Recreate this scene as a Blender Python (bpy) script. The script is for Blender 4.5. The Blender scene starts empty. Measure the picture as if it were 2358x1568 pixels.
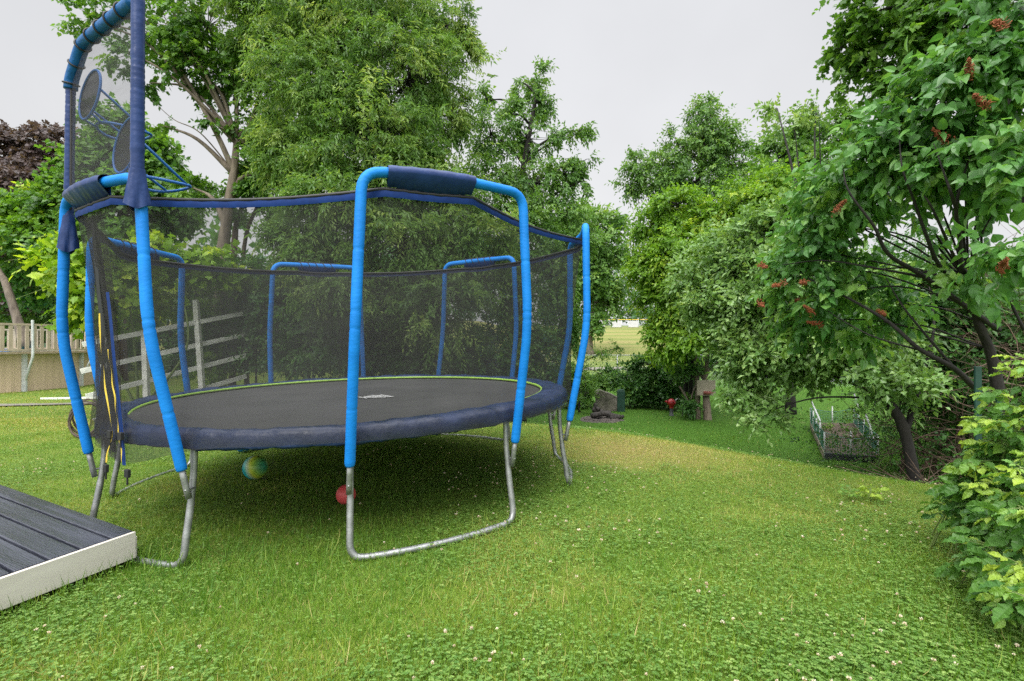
import bpy, math, random
import numpy as np
from mathutils import Vector

rng = np.random.default_rng(7)
random.seed(7)
scene = bpy.context.scene
COL = scene.collection
PI = math.pi

# ------------------------------------------------------------------ camera
EYE = 1.45
FPX, CU, CV, PITCH = 1196.4, 1179.0, 784.0, 0.006     # lens measured on a 2358 px wide copy
cd = bpy.data.cameras.new('camera')
cd.sensor_width = 36.0
cd.lens = 36.0 * FPX / 2358.0
cd.clip_start = 0.05
cd.clip_end = 2000
cam = bpy.data.objects.new('camera', cd)
COL.objects.link(cam)
cam.location = (0, 0, EYE)
cam.rotation_euler = (PI / 2 + PITCH, 0, 0)
scene.camera = cam
scene.view_settings.view_transform = 'Standard'
scene.view_settings.look = 'None'
scene.view_settings.exposure = 0.85
scene.view_settings.gamma = 1.0
scene.cycles.transparent_max_bounces = 24
scene.cycles.max_bounces = 6
scene.cycles.diffuse_bounces = 4
scene.cycles.glossy_bounces = 2
scene.cycles.transmission_bounces = 4
scene.cycles.use_denoising = False      # keeps the fine grass and leaf detail
scene.cycles.use_adaptive_sampling = False
scene.cycles.sample_clamp_indirect = 3.0


def at(u, v, y):
    """world point seen at (u, v) of the measured copy at distance y"""
    a = (u - CU) / FPX
    b = (CV - v) / FPX
    c, s = math.cos(PITCH), math.sin(PITCH)
    # ray = a*X + (c - b s)*Y + (s + b c)*Z
    k = y / (c - b * s)
    return np.array([a * k, y, EYE + (s + b * c) * k])


# ------------------------------------------------------------------ world
SUN_EL, SUN_AZ = 47.0, 200.0        # azimuth clockwise from +Y
w = bpy.data.worlds.new('World')
scene.world = w
w.use_nodes = True
nt = w.node_tree
nt.nodes.clear()
N = nt.nodes.new


def wl(a, b):
    nt.links.new(a, b)


out = N('ShaderNodeOutputWorld')
bg = N('ShaderNodeBackground')
bg.inputs['Strength'].default_value = 0.1
wl(bg.outputs[0], out.inputs[0])
sky = N('ShaderNodeTexSky')
sky.sky_type = 'NISHITA'
sky.sun_disc = False
sky.sun_elevation = math.radians(SUN_EL)
sky.sun_rotation = math.radians(SUN_AZ)
sky.dust_density = 4.0
hs = N('ShaderNodeHueSaturation')
hs.inputs['Saturation'].default_value = 0.25
wl(sky.outputs[0], hs.inputs['Color'])
tc = N('ShaderNodeTexCoord')
sep = N('ShaderNodeSeparateXYZ')
wl(tc.outputs['Generated'], sep.inputs[0])
ramp = N('ShaderNodeValToRGB')      # overcast dome: brighter towards the zenith
ramp.color_ramp.interpolation = 'EASE'
e = ramp.color_ramp.elements
e[0].position, e[0].color = 0.0, (0.190, 0.191, 0.193, 1)
e[1].position, e[1].color = 0.95, (0.60, 0.60, 0.60, 1)
e2 = ramp.color_ramp.elements.new(0.56)
e2.color = (0.167, 0.169, 0.175, 1)
wl(sep.outputs['Z'], ramp.inputs[0])
nz = N('ShaderNodeTexNoise')
nz.inputs['Scale'].default_value = 1.5
nz.inputs['Detail'].default_value = 5
wl(tc.outputs['Generated'], nz.inputs['Vector'])
mr = N('ShaderNodeMapRange')
mr.inputs['From Min'].default_value = 0.3
mr.inputs['From Max'].default_value = 0.7
mr.inputs['To Min'].default_value = 22.0
mr.inputs['To Max'].default_value = 27.5
wl(nz.outputs['Fac'], mr.inputs['Value'])
sc_ = N('ShaderNodeVectorMath')
sc_.operation = 'SCALE'
wl(ramp.outputs[0], sc_.inputs[0])
wl(mr.outputs[0], sc_.inputs['Scale'])
mx = N('ShaderNodeMixRGB')
mx.inputs['Fac'].default_value = 0.94
wl(hs.outputs[0], mx.inputs['Color1'])
_a, _e = math.radians(SUN_AZ), math.radians(SUN_EL)
dt_ = N('ShaderNodeVectorMath')          # glow round the sun, added to the sky as soft key light behind camera
dt_.operation = 'DOT_PRODUCT'
nrm_ = N('ShaderNodeVectorMath')
nrm_.operation = 'NORMALIZE'
wl(tc.outputs['Generated'], nrm_.inputs[0])
wl(nrm_.outputs[0], dt_.inputs[0])
dt_.inputs[1].default_value = (math.sin(_a) * math.cos(_e), math.cos(_a) * math.cos(_e), math.sin(_e))
gm = N('ShaderNodeMapRange')
gm.interpolation_type = 'SMOOTHSTEP'
gm.inputs['From Min'].default_value = 0.05
gm.inputs['From Max'].default_value = 1.0
gm.inputs['To Min'].default_value = 1.0
gm.inputs['To Max'].default_value = 2.7
wl(dt_.outputs['Value'], gm.inputs['Value'])
gl_ = N('ShaderNodeVectorMath')
gl_.operation = 'SCALE'
wl(sc_.outputs[0], gl_.inputs[0])
wl(gm.outputs[0], gl_.inputs['Scale'])
wl(gl_.outputs[0], mx.inputs['Color2'])
wl(mx.outputs[0], bg.inputs['Color'])

sd = bpy.data.lights.new('sun', 'SUN')
sd.energy = 1.5
sd.angle = math.radians(30)
sd.color = (1.0, 0.96, 0.9)
sun = bpy.data.objects.new('sun', sd)
COL.objects.link(sun)
az, el = math.radians(SUN_AZ), math.radians(SUN_EL)
sdir = Vector((math.sin(az) * math.cos(el), math.cos(az) * math.cos(el), math.sin(el)))
sun.rotation_euler = sdir.to_track_quat('Z', 'Y').to_euler()
sun.location = (0, 0, 30)


# ------------------------------------------------------------------ materials
def newmat(name):
    m = bpy.data.materials.new(name)
    m.use_nodes = True
    t = m.node_tree
    return m, t, t.nodes['Principled BSDF'], t.nodes['Material Output']


def noise_of(t, scale, detail=4, coord='Object', stretch=None):
    c = t.nodes.new('ShaderNodeTexCoord')
    n = t.nodes.new('ShaderNodeTexNoise')
    n.inputs['Scale'].default_value = scale
    n.inputs['Detail'].default_value = detail
    if stretch:
        mp = t.nodes.new('ShaderNodeMapping')
        mp.inputs['Scale'].default_value = stretch
        t.links.new(c.outputs[coord], mp.inputs[0])
        t.links.new(mp.outputs[0], n.inputs['Vector'])
    else:
        t.links.new(c.outputs[coord], n.inputs['Vector'])
    return n


def ramp_of(t, src, stops):
    r = t.nodes.new('ShaderNodeValToRGB')
    el_ = r.color_ramp.elements
    while len(el_) < len(stops):
        el_.new(0.5)
    for q, (p, c) in zip(el_, stops):
        q.position = p
        q.color = (c[0], c[1], c[2], 1)
    t.links.new(src, r.inputs[0])
    return r


def mat(name, a, b=None, rough=0.6, metal=0.0, scale=6.0, bump=0.0, bscale=None, stretch=None, rough2=None, spec=0.5):
    m, t, p, o = newmat(name)
    b = b or tuple(x * 0.75 for x in a)
    n = noise_of(t, scale, 5, stretch=stretch)
    r = ramp_of(t, n.outputs['Fac'], [(0.32, b), (0.68, a)])
    t.links.new(r.outputs[0], p.inputs['Base Color'])
    p.inputs['Metallic'].default_value = metal
    p.inputs['Roughness'].default_value = rough
    p.inputs['Specular IOR Level'].default_value = spec
    if rough2 is not None:
        mrr = t.nodes.new('ShaderNodeMapRange')
        mrr.inputs['From Min'].default_value = 0.35
        mrr.inputs['From Max'].default_value = 0.65
        mrr.inputs['To Min'].default_value = rough
        mrr.inputs['To Max'].default_value = rough2
        t.links.new(n.outputs['Fac'], mrr.inputs['Value'])
        t.links.new(mrr.outputs[0], p.inputs['Roughness'])
    if bump:
        n2 = noise_of(t, bscale or scale * 3, 4, stretch=stretch)
        bp = t.nodes.new('ShaderNodeBump')
        bp.inputs['Strength'].default_value = bump
        bp.inputs['Distance'].default_value = 0.02
        t.links.new(n2.outputs['Fac'], bp.inputs['Height'])
        t.links.new(bp.outputs[0], p.inputs['Normal'])
    return m


def leafmat(name, stops, trans=0.35, rough=0.42, spec=0.4, tcol=1.25):
    """leaf: tint attribute picks the leaf's own green"""
    m, t, p, o = newmat(name)
    at_ = t.nodes.new('ShaderNodeAttribute')
    at_.attribute_name = 'tint'
    r = ramp_of(t, at_.outputs['Fac'], stops)
    t.links.new(r.outputs[0], p.inputs['Base Color'])
    p.inputs['Roughness'].default_value = rough
    p.inputs['Specular IOR Level'].default_value = spec
    tr = t.nodes.new('ShaderNodeBsdfTranslucent')
    g = t.nodes.new('ShaderNodeVectorMath')
    g.operation = 'MULTIPLY'
    g.inputs[1].default_value = (tcol * 1.15, tcol * 1.1, tcol * 0.5)
    t.links.new(r.outputs[0], g.inputs[0])
    t.links.new(g.outputs[0], tr.inputs['Color'])
    ms = t.nodes.new('ShaderNodeMixShader')
    ms.inputs[0].default_value = trans
    t.links.new(p.outputs[0], ms.inputs[1])
    t.links.new(tr.outputs[0], ms.inputs[2])
    t.links.new(ms.outputs[0], o.inputs['Surface'])
    return m


def netmat(name, col, opac):
    """open-weave netting: the threads cover more of the view when seen at a slant"""
    m, t, p, o = newmat(name)
    p.inputs['Base Color'].default_value = (*col, 1)
    p.inputs['Roughness'].default_value = 0.7
    p.inputs['Specular IOR Level'].default_value = 0.25
    tr = t.nodes.new('ShaderNodeBsdfTransparent')
    n = noise_of(t, 2.2, 5, stretch=(0.8, 0.8, 7))
    mrr = t.nodes.new('ShaderNodeMapRange')
    mrr.inputs['From Min'].default_value = 0.3
    mrr.inputs['From Max'].default_value = 0.7
    mrr.inputs['To Min'].default_value = opac - 0.07
    mrr.inputs['To Max'].default_value = opac + 0.07
    t.links.new(n.outputs['Fac'], mrr.inputs['Value'])
    ms = t.nodes.new('ShaderNodeMixShader')
    t.links.new(mrr.outputs[0], ms.inputs[0])
    t.links.new(tr.outputs[0], ms.inputs[1])
    t.links.new(p.outputs[0], ms.inputs[2])
    t.links.new(ms.outputs[0], o.inputs['Surface'])
    return m


M = {}
M['foam'] = mat('blue_foam', (0.006, 0.195, 0.62), (0.004, 0.15, 0.50), 0.5, scale=3.5, bump=0.14, bscale=26, spec=0.22, stretch=(1, 1, 1.8), rough2=0.62)
M['navy'] = mat('navy_vinyl', (0.012, 0.036, 0.135), (0.009, 0.026, 0.10), 0.30, scale=9, bump=0.3, bscale=14, rough2=0.42, spec=0.28)
M['navy_pad'] = mat('navy_pad_vinyl', (0.013, 0.032, 0.105), (0.008, 0.020, 0.065), 0.24, scale=5, bump=0.6, bscale=12, rough2=0.5)
M['blueband'] = mat('blue_webbing', (0.007, 0.032, 0.155), None, 0.55, scale=20, spec=0.15)
M['strapblue'] = mat('blue_strap', (0.01, 0.12, 0.42), None, 0.5, scale=20)
M['mat'] = mat('bounce_fabric', (0.040, 0.040, 0.041), (0.030, 0.030, 0.031), 0.62, scale=1.6, bump=0.1, bscale=300, rough2=0.75)
M['green'] = mat('lime_piping', (0.30, 0.52, 0.06), None, 0.5, scale=20)
M['steel'] = mat('galvanised_steel', (0.36, 0.37, 0.37), (0.24, 0.25, 0.25), 0.46, 0.75, scale=14, rough2=0.55, bump=0.08, bscale=60)
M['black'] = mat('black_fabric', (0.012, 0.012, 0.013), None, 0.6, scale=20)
M['net'] = netmat('black_netting', (0.026, 0.026, 0.0255), 0.45)
M['netdoor'] = netmat('black_netting_folded', (0.035, 0.035, 0.035), 0.55)
M['netthin'] = netmat('thin_netting', (0.05, 0.05, 0.05), 0.38)
M['foamdark'] = mat('deep_blue_foam', (0.005, 0.095, 0.30), (0.004, 0.075, 0.23), 0.45, scale=6, bump=0.4, bscale=22, spec=0.3)
M['disc'] = netmat('grey_target_fabric', (0.012, 0.0125, 0.015), 0.93)
M['yellow'] = mat('yellow_zip_tape', (0.62, 0.46, 0.05), None, 0.6, scale=30)
M['white'] = mat('white_print', (0.62, 0.63, 0.62), (0.5, 0.5, 0.5), 0.6, scale=30)
M['deckboard'] = mat('wet_slate_board', (0.047, 0.052, 0.070), (0.028, 0.031, 0.043), 0.10, scale=2.0, bump=0.25, bscale=16, stretch=(0.5, 9, 4), rough2=0.45)
M['fascia'] = mat('cream_fascia', (0.58, 0.55, 0.49), (0.52, 0.49, 0.43), 0.5, scale=2.5, stretch=(1, 1, 6))
M['bark'] = mat('grey_bark', (0.20, 0.165, 0.125), (0.085, 0.066, 0.05), 0.9, scale=7, bump=1.0, bscale=18, stretch=(1, 1, 0.25))
M['darkbark'] = mat('dark_bark', (0.016, 0.013, 0.011), (0.007, 0.006, 0.005), 0.9, scale=9, bump=1.0, bscale=24, stretch=(1, 1, 0.3))
M['brownbark'] = mat('brown_bark', (0.13, 0.085, 0.058), (0.05, 0.033, 0.024), 0.9, scale=9, bump=1.0, bscale=24, stretch=(1, 1, 0.3))
M['greenstem'] = mat('green_stem', (0.14, 0.20, 0.05), None, 0.6, scale=12)
M['poolwall'] = mat('tan_pool_wall', (0.62, 0.48, 0.34), (0.56, 0.43, 0.30), 0.55, scale=1.2, stretch=(1, 1, 0.3))
M['poolframe'] = mat('pale_pool_frame', (0.55, 0.58, 0.58), (0.42, 0.45, 0.45), 0.5, scale=6)
M['slat'] = mat('tan_rail_slat', (0.48, 0.40, 0.30), (0.38, 0.31, 0.23), 0.6, scale=4)
M['trellis'] = mat('white_weathered_rail', (0.78, 0.78, 0.75), (0.60, 0.60, 0.57), 0.65, scale=6, bump=0.3, stretch=(1, 1, 1))
M['rock'] = mat('grey_rock', (0.17, 0.155, 0.125), (0.075, 0.07, 0.058), 0.9, scale=3, bump=1.0, bscale=9)
M['ash'] = mat('fire_ash', (0.10, 0.085, 0.075), (0.035, 0.03, 0.027), 0.95, scale=9, bump=1.0)
M['char'] = mat('charred_wood', (0.045, 0.038, 0.034), (0.014, 0.012, 0.011), 0.8, scale=12, bump=1.0)
M['redplastic'] = mat('red_plastic', (0.34, 0.010, 0.016), (0.26, 0.008, 0.012), 0.4, scale=4)
M['redball'] = mat('faded_red_rubber', (0.62, 0.085, 0.085), (0.52, 0.06, 0.06), 0.5, scale=5, bump=0.1, bscale=80)
M['blueball'] = mat('blue_rubber', (0.01, 0.20, 0.52), None, 0.4, scale=5)
M['fadedrim'] = mat('faded_red_rim', (0.26, 0.075, 0.06), (0.2, 0.06, 0.05), 0.6, scale=6)
M['board'] = mat('beige_board', (0.30, 0.265, 0.205), (0.24, 0.21, 0.16), 0.6, scale=5)
M['darkgreen'] = mat('dark_green_metal', (0.012, 0.055, 0.040), (0.008, 0.035, 0.026), 0.45, scale=8)
M['greenmesh'] = mat('green_wire', (0.06, 0.17, 0.13), None, 0.5, scale=8)
M['greyplastic'] = mat('dark_grey_edging', (0.075, 0.085, 0.09), (0.05, 0.055, 0.06), 0.55, scale=8)
M['timber'] = mat('weathered_timber', (0.24, 0.20, 0.15), (0.14, 0.115, 0.09), 0.8, scale=5, bump=0.5, stretch=(1, 1, 1))
M['pvc'] = mat('white_pvc', (0.42, 0.44, 0.43), (0.34, 0.36, 0.35), 0.4, scale=5)
M['soil'] = mat('garden_soil', (0.085, 0.060, 0.040), (0.04, 0.030, 0.022), 0.95, scale=9, bump=1.0)
M['path'] = mat('grey_path', (0.17, 0.16, 0.13), (0.12, 0.11, 0.09), 0.9, scale=9, bump=0.6)
M['sign'] = mat('white_sign_board', (0.50, 0.50, 0.51), (0.42, 0.42, 0.43), 0.5, scale=1.5)
M['yellowcap'] = mat('yellow_fence_cap', (0.80, 0.56, 0.03), (0.75, 0.40, 0.03), 0.5, scale=0.15)
M['water'] = mat('pool_water', (0.05, 0.25, 0.33), None, 0.08, scale=3, bump=0.2)
M['seed'] = mat('dry_rust_flowers', (0.25, 0.070, 0.020), (0.15, 0.040, 0.012), 0.8, scale=18)
M['hose'] = mat('brown_vine_coil', (0.085, 0.060, 0.040), (0.04, 0.028, 0.02), 0.75, scale=12, bump=0.6)

L = {}
L['elder'] = leafmat('drooping_leaf', [(0, (0.070, 0.160, 0.034)), (0.55, (0.145, 0.26, 0.058)), (1, (0.29, 0.38, 0.11))], 0.45)
L['maple'] = leafmat('maple_leaf', [(0, (0.045, 0.125, 0.018)), (0.6, (0.10, 0.22, 0.032)), (1, (0.17, 0.30, 0.05))], 0.45)
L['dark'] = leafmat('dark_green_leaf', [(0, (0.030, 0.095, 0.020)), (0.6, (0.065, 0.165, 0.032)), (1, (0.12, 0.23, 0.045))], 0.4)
L['mid'] = leafmat('mid_green_leaf', [(0, (0.056, 0.140, 0.028)), (0.6, (0.118, 0.24, 0.048)), (1, (0.21, 0.33, 0.075))], 0.42)
L['lime'] = leafmat('yellow_green_leaf', [(0, (0.085, 0.20, 0.018)), (0.6, (0.175, 0.33, 0.03)), (1, (0.34, 0.45, 0.05))], 0.45)
L['purple'] = leafmat('purple_leaf', [(0, (0.045, 0.030, 0.030)), (0.6, (0.095, 0.064, 0.060)), (1, (0.18, 0.125, 0.105))], 0.3)
L['grape'] = leafmat('vine_leaf', [(0, (0.10, 0.22, 0.018)), (0.6, (0.19, 0.34, 0.025)), (1, (0.38, 0.50, 0.04))], 0.45)
L['grey'] = leafmat('grey_green_leaf', [(0, (0.095, 0.20, 0.050)), (0.6, (0.185, 0.32, 0.090)), (1, (0.31, 0.43, 0.15))], 0.36, 0.36, 0.5)
L['lilac'] = leafmat('heart_leaf', [(0, (0.055, 0.165, 0.038)), (0.6, (0.105, 0.255, 0.058)), (1, (0.22, 0.38, 0.075))], 0.38, 0.36, 0.45)
L['rasp'] = leafmat('serrated_leaf', [(0, (0.055, 0.155, 0.03)), (0.55, (0.12, 0.26, 0.045)), (1, (0.34, 0.46, 0.06))], 0.38, 0.42, 0.4)
L['far'] = leafmat('distant_leaf', [(0, (0.045, 0.125, 0.05)), (0.6, (0.08, 0.18, 0.065)), (1, (0.14, 0.24, 0.075))], 0.35)
L['grass'] = leafmat('grass_blade', [(0, (0.060, 0.160, 0.014)), (0.42, (0.135, 0.255, 0.025)), (0.78, (0.26, 0.335, 0.055)), (1, (0.44, 0.36, 0.15))], 0.38, 0.45, 0.3)
L['clover'] = leafmat('clover_leaf', [(0, (0.070, 0.165, 0.028)), (0.6, (0.145, 0.255, 0.050)), (1, (0.26, 0.36, 0.095))], 0.33, 0.5, 0.3)
L['petal'] = leafmat('clover_petal', [(0, (0.36, 0.21, 0.12)), (0.4, (0.62, 0.48, 0.38)), (1, (0.78, 0.74, 0.62))], 0.25, 0.6, 0.2, 1.0)


# ------------------------------------------------------------------ geometry helpers
def unit(a):
    a = np.asarray(a, float)
    return a / (np.linalg.norm(a, axis=-1, keepdims=True) + 1e-12)


class Geo:
    def __init__(self):
        self.v, self.f, self.t, self.n = [], [], [], 0

    def add(self, v, faces, tint=None):
        v = np.asarray(v, float).reshape(-1, 3)
        for f in faces:
            f = np.asarray(f, int)
            if f.size:
                self.f.append(f + self.n)
        self.v.append(v)
        self.t.append(np.full(len(v), 0.5) if tint is None else np.broadcast_to(tint, (len(v),)).astype(float))
        self.n += len(v)

    def tube(self, pts, rad, seg=8, cap=True):
        pts = np.asarray(pts, float)
        n = len(pts)
        rad = np.broadcast_to(np.asarray(rad, float), (n,))
        tg = unit(np.gradient(pts, axis=0))
        ref = np.array([0, 0, 1.0]) if abs(tg[0][2]) < 0.9 else np.array([1.0, 0, 0])
        u = unit(np.cross(tg[0], ref))
        us = [u]
        for i in range(1, n):
            u = us[-1] - tg[i] * np.dot(us[-1], tg[i])
            us.append(unit(u))
        us = np.array(us)
        vs = np.cross(tg, us)
        a = np.arange(seg) * 2 * PI / seg
        ring = us[:, None, :] * np.cos(a)[None, :, None] + vs[:, None, :] * np.sin(a)[None, :, None]
        P = pts[:, None, :] + ring * rad[:, None, None]
        i = np.arange(n - 1)[:, None] * seg
        j = np.arange(seg)[None, :]
        k = (j + 1) % seg
        q = np.stack([i + j, i + k, i + seg + k, i + seg + j], -1).reshape(-1, 4)
        faces = [q]
        if cap:
            faces += [np.arange(seg)[None, ::-1], ((n - 1) * seg + np.arange(seg))[None, :]]
        self.add(P, faces)

    def grid(self, P, closed_u=False, closed_v=False, tint=None):
        """P (nu, nv, 3)"""
        P = np.asarray(P, float)
        nu, nv = P.shape[:2]
        i = np.arange(nu if closed_u else nu - 1)[:, None]
        j = np.arange(nv if closed_v else nv - 1)[None, :]
        i2, j2 = (i + 1) % nu, (j + 1) % nv
        q = np.stack([i * nv + j, i2 * nv + j, i2 * nv + j2, i * nv + j2], -1).reshape(-1, 4)
        self.add(P, [q], tint)

    def box(self, c, s, rot=0.0, axes=None):
        c = np.asarray(c, float)
        h = np.asarray(s, float) / 2
        p = np.array([[x, y, z] for x in (-1, 1) for y in (-1, 1) for z in (-1, 1)], float) * h
        if axes is not None:
            p = p @ np.asarray(axes, float)
        elif rot:
            cc, ss = math.cos(rot), math.sin(rot)
            p = p @ np.array([[cc, ss, 0], [-ss, cc, 0], [0, 0, 1]])
        q = [[0, 1, 3, 2], [4, 6, 7, 5], [0, 4, 5, 1], [2, 3, 7, 6], [0, 2, 6, 4], [1, 5, 7, 3]]
        self.add(p + c, [q])

    def bar(self, a, b, wd, ht):
        """rectangular bar between two points, ht measured along the most vertical cross axis"""
        a, b = np.asarray(a, float), np.asarray(b, float)
        d = b - a
        ln = np.linalg.norm(d)
        d = d / ln
        up = np.array([0, 0, 1.0]) if abs(d[2]) < 0.95 else np.array([0, 1.0, 0])
        s = unit(np.cross(d, up))
        u = np.cross(s, d)
        self.box((a + b) / 2, (ln, wd, ht), axes=[d, s, u])

    def lathe(self, prof, seg=24, c=(0, 0, 0)):
        prof = np.asarray(prof, float)
        a = np.arange(seg) * 2 * PI / seg
        P = np.stack([prof[:, None, 0] * np.cos(a), prof[:, None, 0] * np.sin(a), np.repeat(prof[:, 1:2], seg, 1)], -1)
        self.grid(P + np.asarray(c, float), closed_v=True)

    def build(self, name, material, parent=None, smooth=True, tint=False, bevel=0.0):
        V = np.concatenate(self.v)
        me = bpy.data.meshes.new(name)
        me.vertices.add(len(V))
        me.vertices.foreach_set('co', V.astype(np.float32).ravel())
        loops = np.concatenate([f.ravel() for f in self.f])
        tot = np.concatenate([np.full(len(f), f.shape[1]) for f in self.f])
        start = np.concatenate([[0], np.cumsum(tot)[:-1]])
        me.loops.add(len(loops))
        me.loops.foreach_set('vertex_index', loops.astype(np.int32))
        me.polygons.add(len(tot))
        me.polygons.foreach_set('loop_start', start.astype(np.int32))
        me.polygons.foreach_set('use_smooth', np.full(len(tot), smooth, bool))
        me.update(calc_edges=True)
        if tint:
            a = me.attributes.new('tint', 'FLOAT', 'POINT')
            a.data.foreach_set('value', np.concatenate(self.t).astype(np.float32))
        me.materials.append(material)
        o = bpy.data.objects.new(name, me)
        COL.objects.link(o)
        if parent is not None:
            o.parent = parent
        if bevel:
            b = o.modifiers.new('bevel', 'BEVEL')
            b.width = bevel
            b.segments = 2
            b.limit_method = 'ANGLE'
        return o


def empty(name, loc=(0, 0, 0), rot=(0, 0, 0)):
    o = bpy.data.objects.new(name, None)
    COL.objects.link(o)
    o.location = loc
    o.rotation_euler = rot
    return o


def tag(o, label=None, cat=None, group=None, kind=None):
    if label:
        o['label'] = label
    if cat:
        o['category'] = cat
    if group:
        o['group'] = group
    if kind:
        o['kind'] = kind
    return o


def smooth_path(pts, n=8):
    """Catmull-Rom through pts"""
    p = np.asarray(pts, float)
    if len(p) < 3:
        return np.linspace(p[0], p[-1], n + 1)
    q = np.vstack([2 * p[0] - p[1], p, 2 * p[-1] - p[-2]])
    o = []
    for i in range(1, len(q) - 2):
        for t in np.linspace(0, 1, n, endpoint=False):
            a, b, c, d = q[i - 1], q[i], q[i + 1], q[i + 2]
            o.append(0.5 * ((2 * b) + (c - a) * t + (2 * a - 5 * b + 4 * c - d) * t * t + (3 * b - a - 3 * c + d) * t ** 3))
    o.append(q[-2])
    return np.array(o)


def rounded(pts, r, n=6):
    """polyline with its marked corners rounded: r list per vertex (0 keeps it)"""
    p = [np.asarray(x, float) for x in pts]
    o = [p[0]]
    for i in range(1, len(p) - 1):
        if r[i] <= 0:
            o.append(p[i])
            continue
        a, b = unit(p[i - 1] - p[i]), unit(p[i + 1] - p[i])
        s, e_ = p[i] + a * r[i], p[i] + b * r[i]
        for t in np.linspace(0, 1, n):
            o.append((1 - t) ** 2 * s + 2 * t * (1 - t) * p[i] + t * t * e_)
    o.append(p[-1])
    return np.array(o)


def resample(p, step):
    p = np.asarray(p, float)
    d = np.concatenate([[0], np.cumsum(np.linalg.norm(np.diff(p, axis=0), axis=1))])
    n = max(2, int(d[-1] / step) + 1)
    s = np.linspace(0, d[-1], n)
    return np.stack([np.interp(s, d, p[:, i]) for i in range(3)], -1), s


def sstep(x, a, b):
    t = np.clip((x - a) / (b - a), 0, 1)
    return t * t * (3 - 2 * t)


def vnoise(x, y, s, seed=0):
    """cheap smooth value noise in numpy, 0..1"""
    r = np.random.default_rng(seed).random((64, 64))
    xs, ys = np.asarray(x) * s, np.asarray(y) * s
    xi, yi = np.floor(xs).astype(int), np.floor(ys).astype(int)
    fx, fy = xs - xi, ys - yi
    fx, fy = fx * fx * (3 - 2 * fx), fy * fy * (3 - 2 * fy)
    g = lambda i, j: r[i % 64, j % 64]
    return (g(xi, yi) * (1 - fx) + g(xi + 1, yi) * fx) * (1 - fy) + (g(xi, yi + 1) * (1 - fx) + g(xi + 1, yi + 1) * fx) * fy


# ------------------------------------------------------------------ ground
def gz(x, y):
    x, y = np.asarray(x, float), np.asarray(y, float)
    z = 0.014 + 0.022 * np.clip(x + 1.66, -2.5, 2.6) + 0.015 * np.clip(y - 5.68, -4, 3) - 0.07 * sstep(x, 1.6, 4.0)
    s = (x - 1.0) * 0.55 + (y - 8.5) * 0.835 + 0.75 * sstep(x, 1.5, 5.0)
    drop = sstep(s, -0.7, 3.9) * sstep(x, -7.0, -1.5)
    z = z * (1 - drop) - 0.85 * drop
    z = z + np.clip(y - 46, 0, 54) * 0.107
    z = z + 0.02 * (vnoise(x, y, 0.9, 3) - 0.5) * sstep(y, -2, 1)
    return z


def axis(parts):
    return np.unique(np.round(np.concatenate([np.arange(a, b, s) for a, b, s in parts]), 4))


gx = axis([(-600, -60, 60), (-60, -20, 4), (-20, -8, 0.8), (-8, 8, 0.2), (8, 20, 0.6), (20, 60, 4), (60, 601, 60)])
gy = axis([(-60, 0, 6), (0, 16, 0.2), (16, 40, 0.8), (40, 120, 3), (120, 701, 60)])
GX, GY = np.meshgrid(gx, gy, indexing='ij')
g = Geo()
g.grid(np.stack([GX, GY, gz(GX, GY)], -1))

m, t, p, o = newmat('lawn_ground')
geo = t.nodes.new('ShaderNodeNewGeometry')
n1 = noise_of(t, 0.9, 6)
n2 = noise_of(t, 14, 6)
n3 = noise_of(t, 70, 3)
r1 = ramp_of(t, n1.outputs['Fac'], [(0.3, (0.07, 0.145, 0.016)), (0.5, (0.11, 0.175, 0.022)), (0.7, (0.17, 0.19, 0.04))])
r2 = ramp_of(t, n2.outputs['Fac'], [(0.3, (0.045, 0.06, 0.014)), (0.5, (0.085, 0.15, 0.018)), (0.72, (0.15, 0.19, 0.035))])
mxa = t.nodes.new('ShaderNodeMixRGB')
mxa.inputs[0].default_value = 0.55
t.links.new(r1.outputs[0], mxa.inputs[1])
t.links.new(r2.outputs[0], mxa.inputs[2])
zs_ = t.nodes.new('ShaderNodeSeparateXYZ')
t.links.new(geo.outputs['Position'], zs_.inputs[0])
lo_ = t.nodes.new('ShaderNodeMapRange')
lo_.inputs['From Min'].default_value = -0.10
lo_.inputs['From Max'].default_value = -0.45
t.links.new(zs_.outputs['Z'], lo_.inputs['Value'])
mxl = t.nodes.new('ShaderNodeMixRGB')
mxl.inputs[2].default_value = (0.045, 0.115, 0.008, 1)  # tree shade on the lower yard put into the ground colour as darker green
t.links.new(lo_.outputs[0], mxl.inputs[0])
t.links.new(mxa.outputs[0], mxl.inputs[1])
ds_ = t.nodes.new('ShaderNodeVectorMath')
ds_.operation = 'DISTANCE'
ds_.inputs[1].default_value = (1.55, 6.7, 0.05)
t.links.new(geo.outputs['Position'], ds_.inputs[0])
dw = t.nodes.new('ShaderNodeMath')
dw.operation = 'MULTIPLY_ADD'
dw.inputs[1].default_value = 3.2
t.links.new(n2.outputs['Fac'], dw.inputs[0])
t.links.new(ds_.outputs['Value'], dw.inputs[2])
dm_ = t.nodes.new('ShaderNodeMapRange')
dm_.inputs['From Min'].default_value = 3.0
dm_.inputs['From Max'].default_value = 1.6
t.links.new(dw.outputs[0], dm_.inputs['Value'])
mxd = t.nodes.new('ShaderNodeMixRGB')
mxd.inputs[2].default_value = (0.20, 0.165, 0.06, 1)
t.links.new(dm_.outputs[0], mxd.inputs[0])
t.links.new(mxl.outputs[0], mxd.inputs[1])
mxa = mxd
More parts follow.
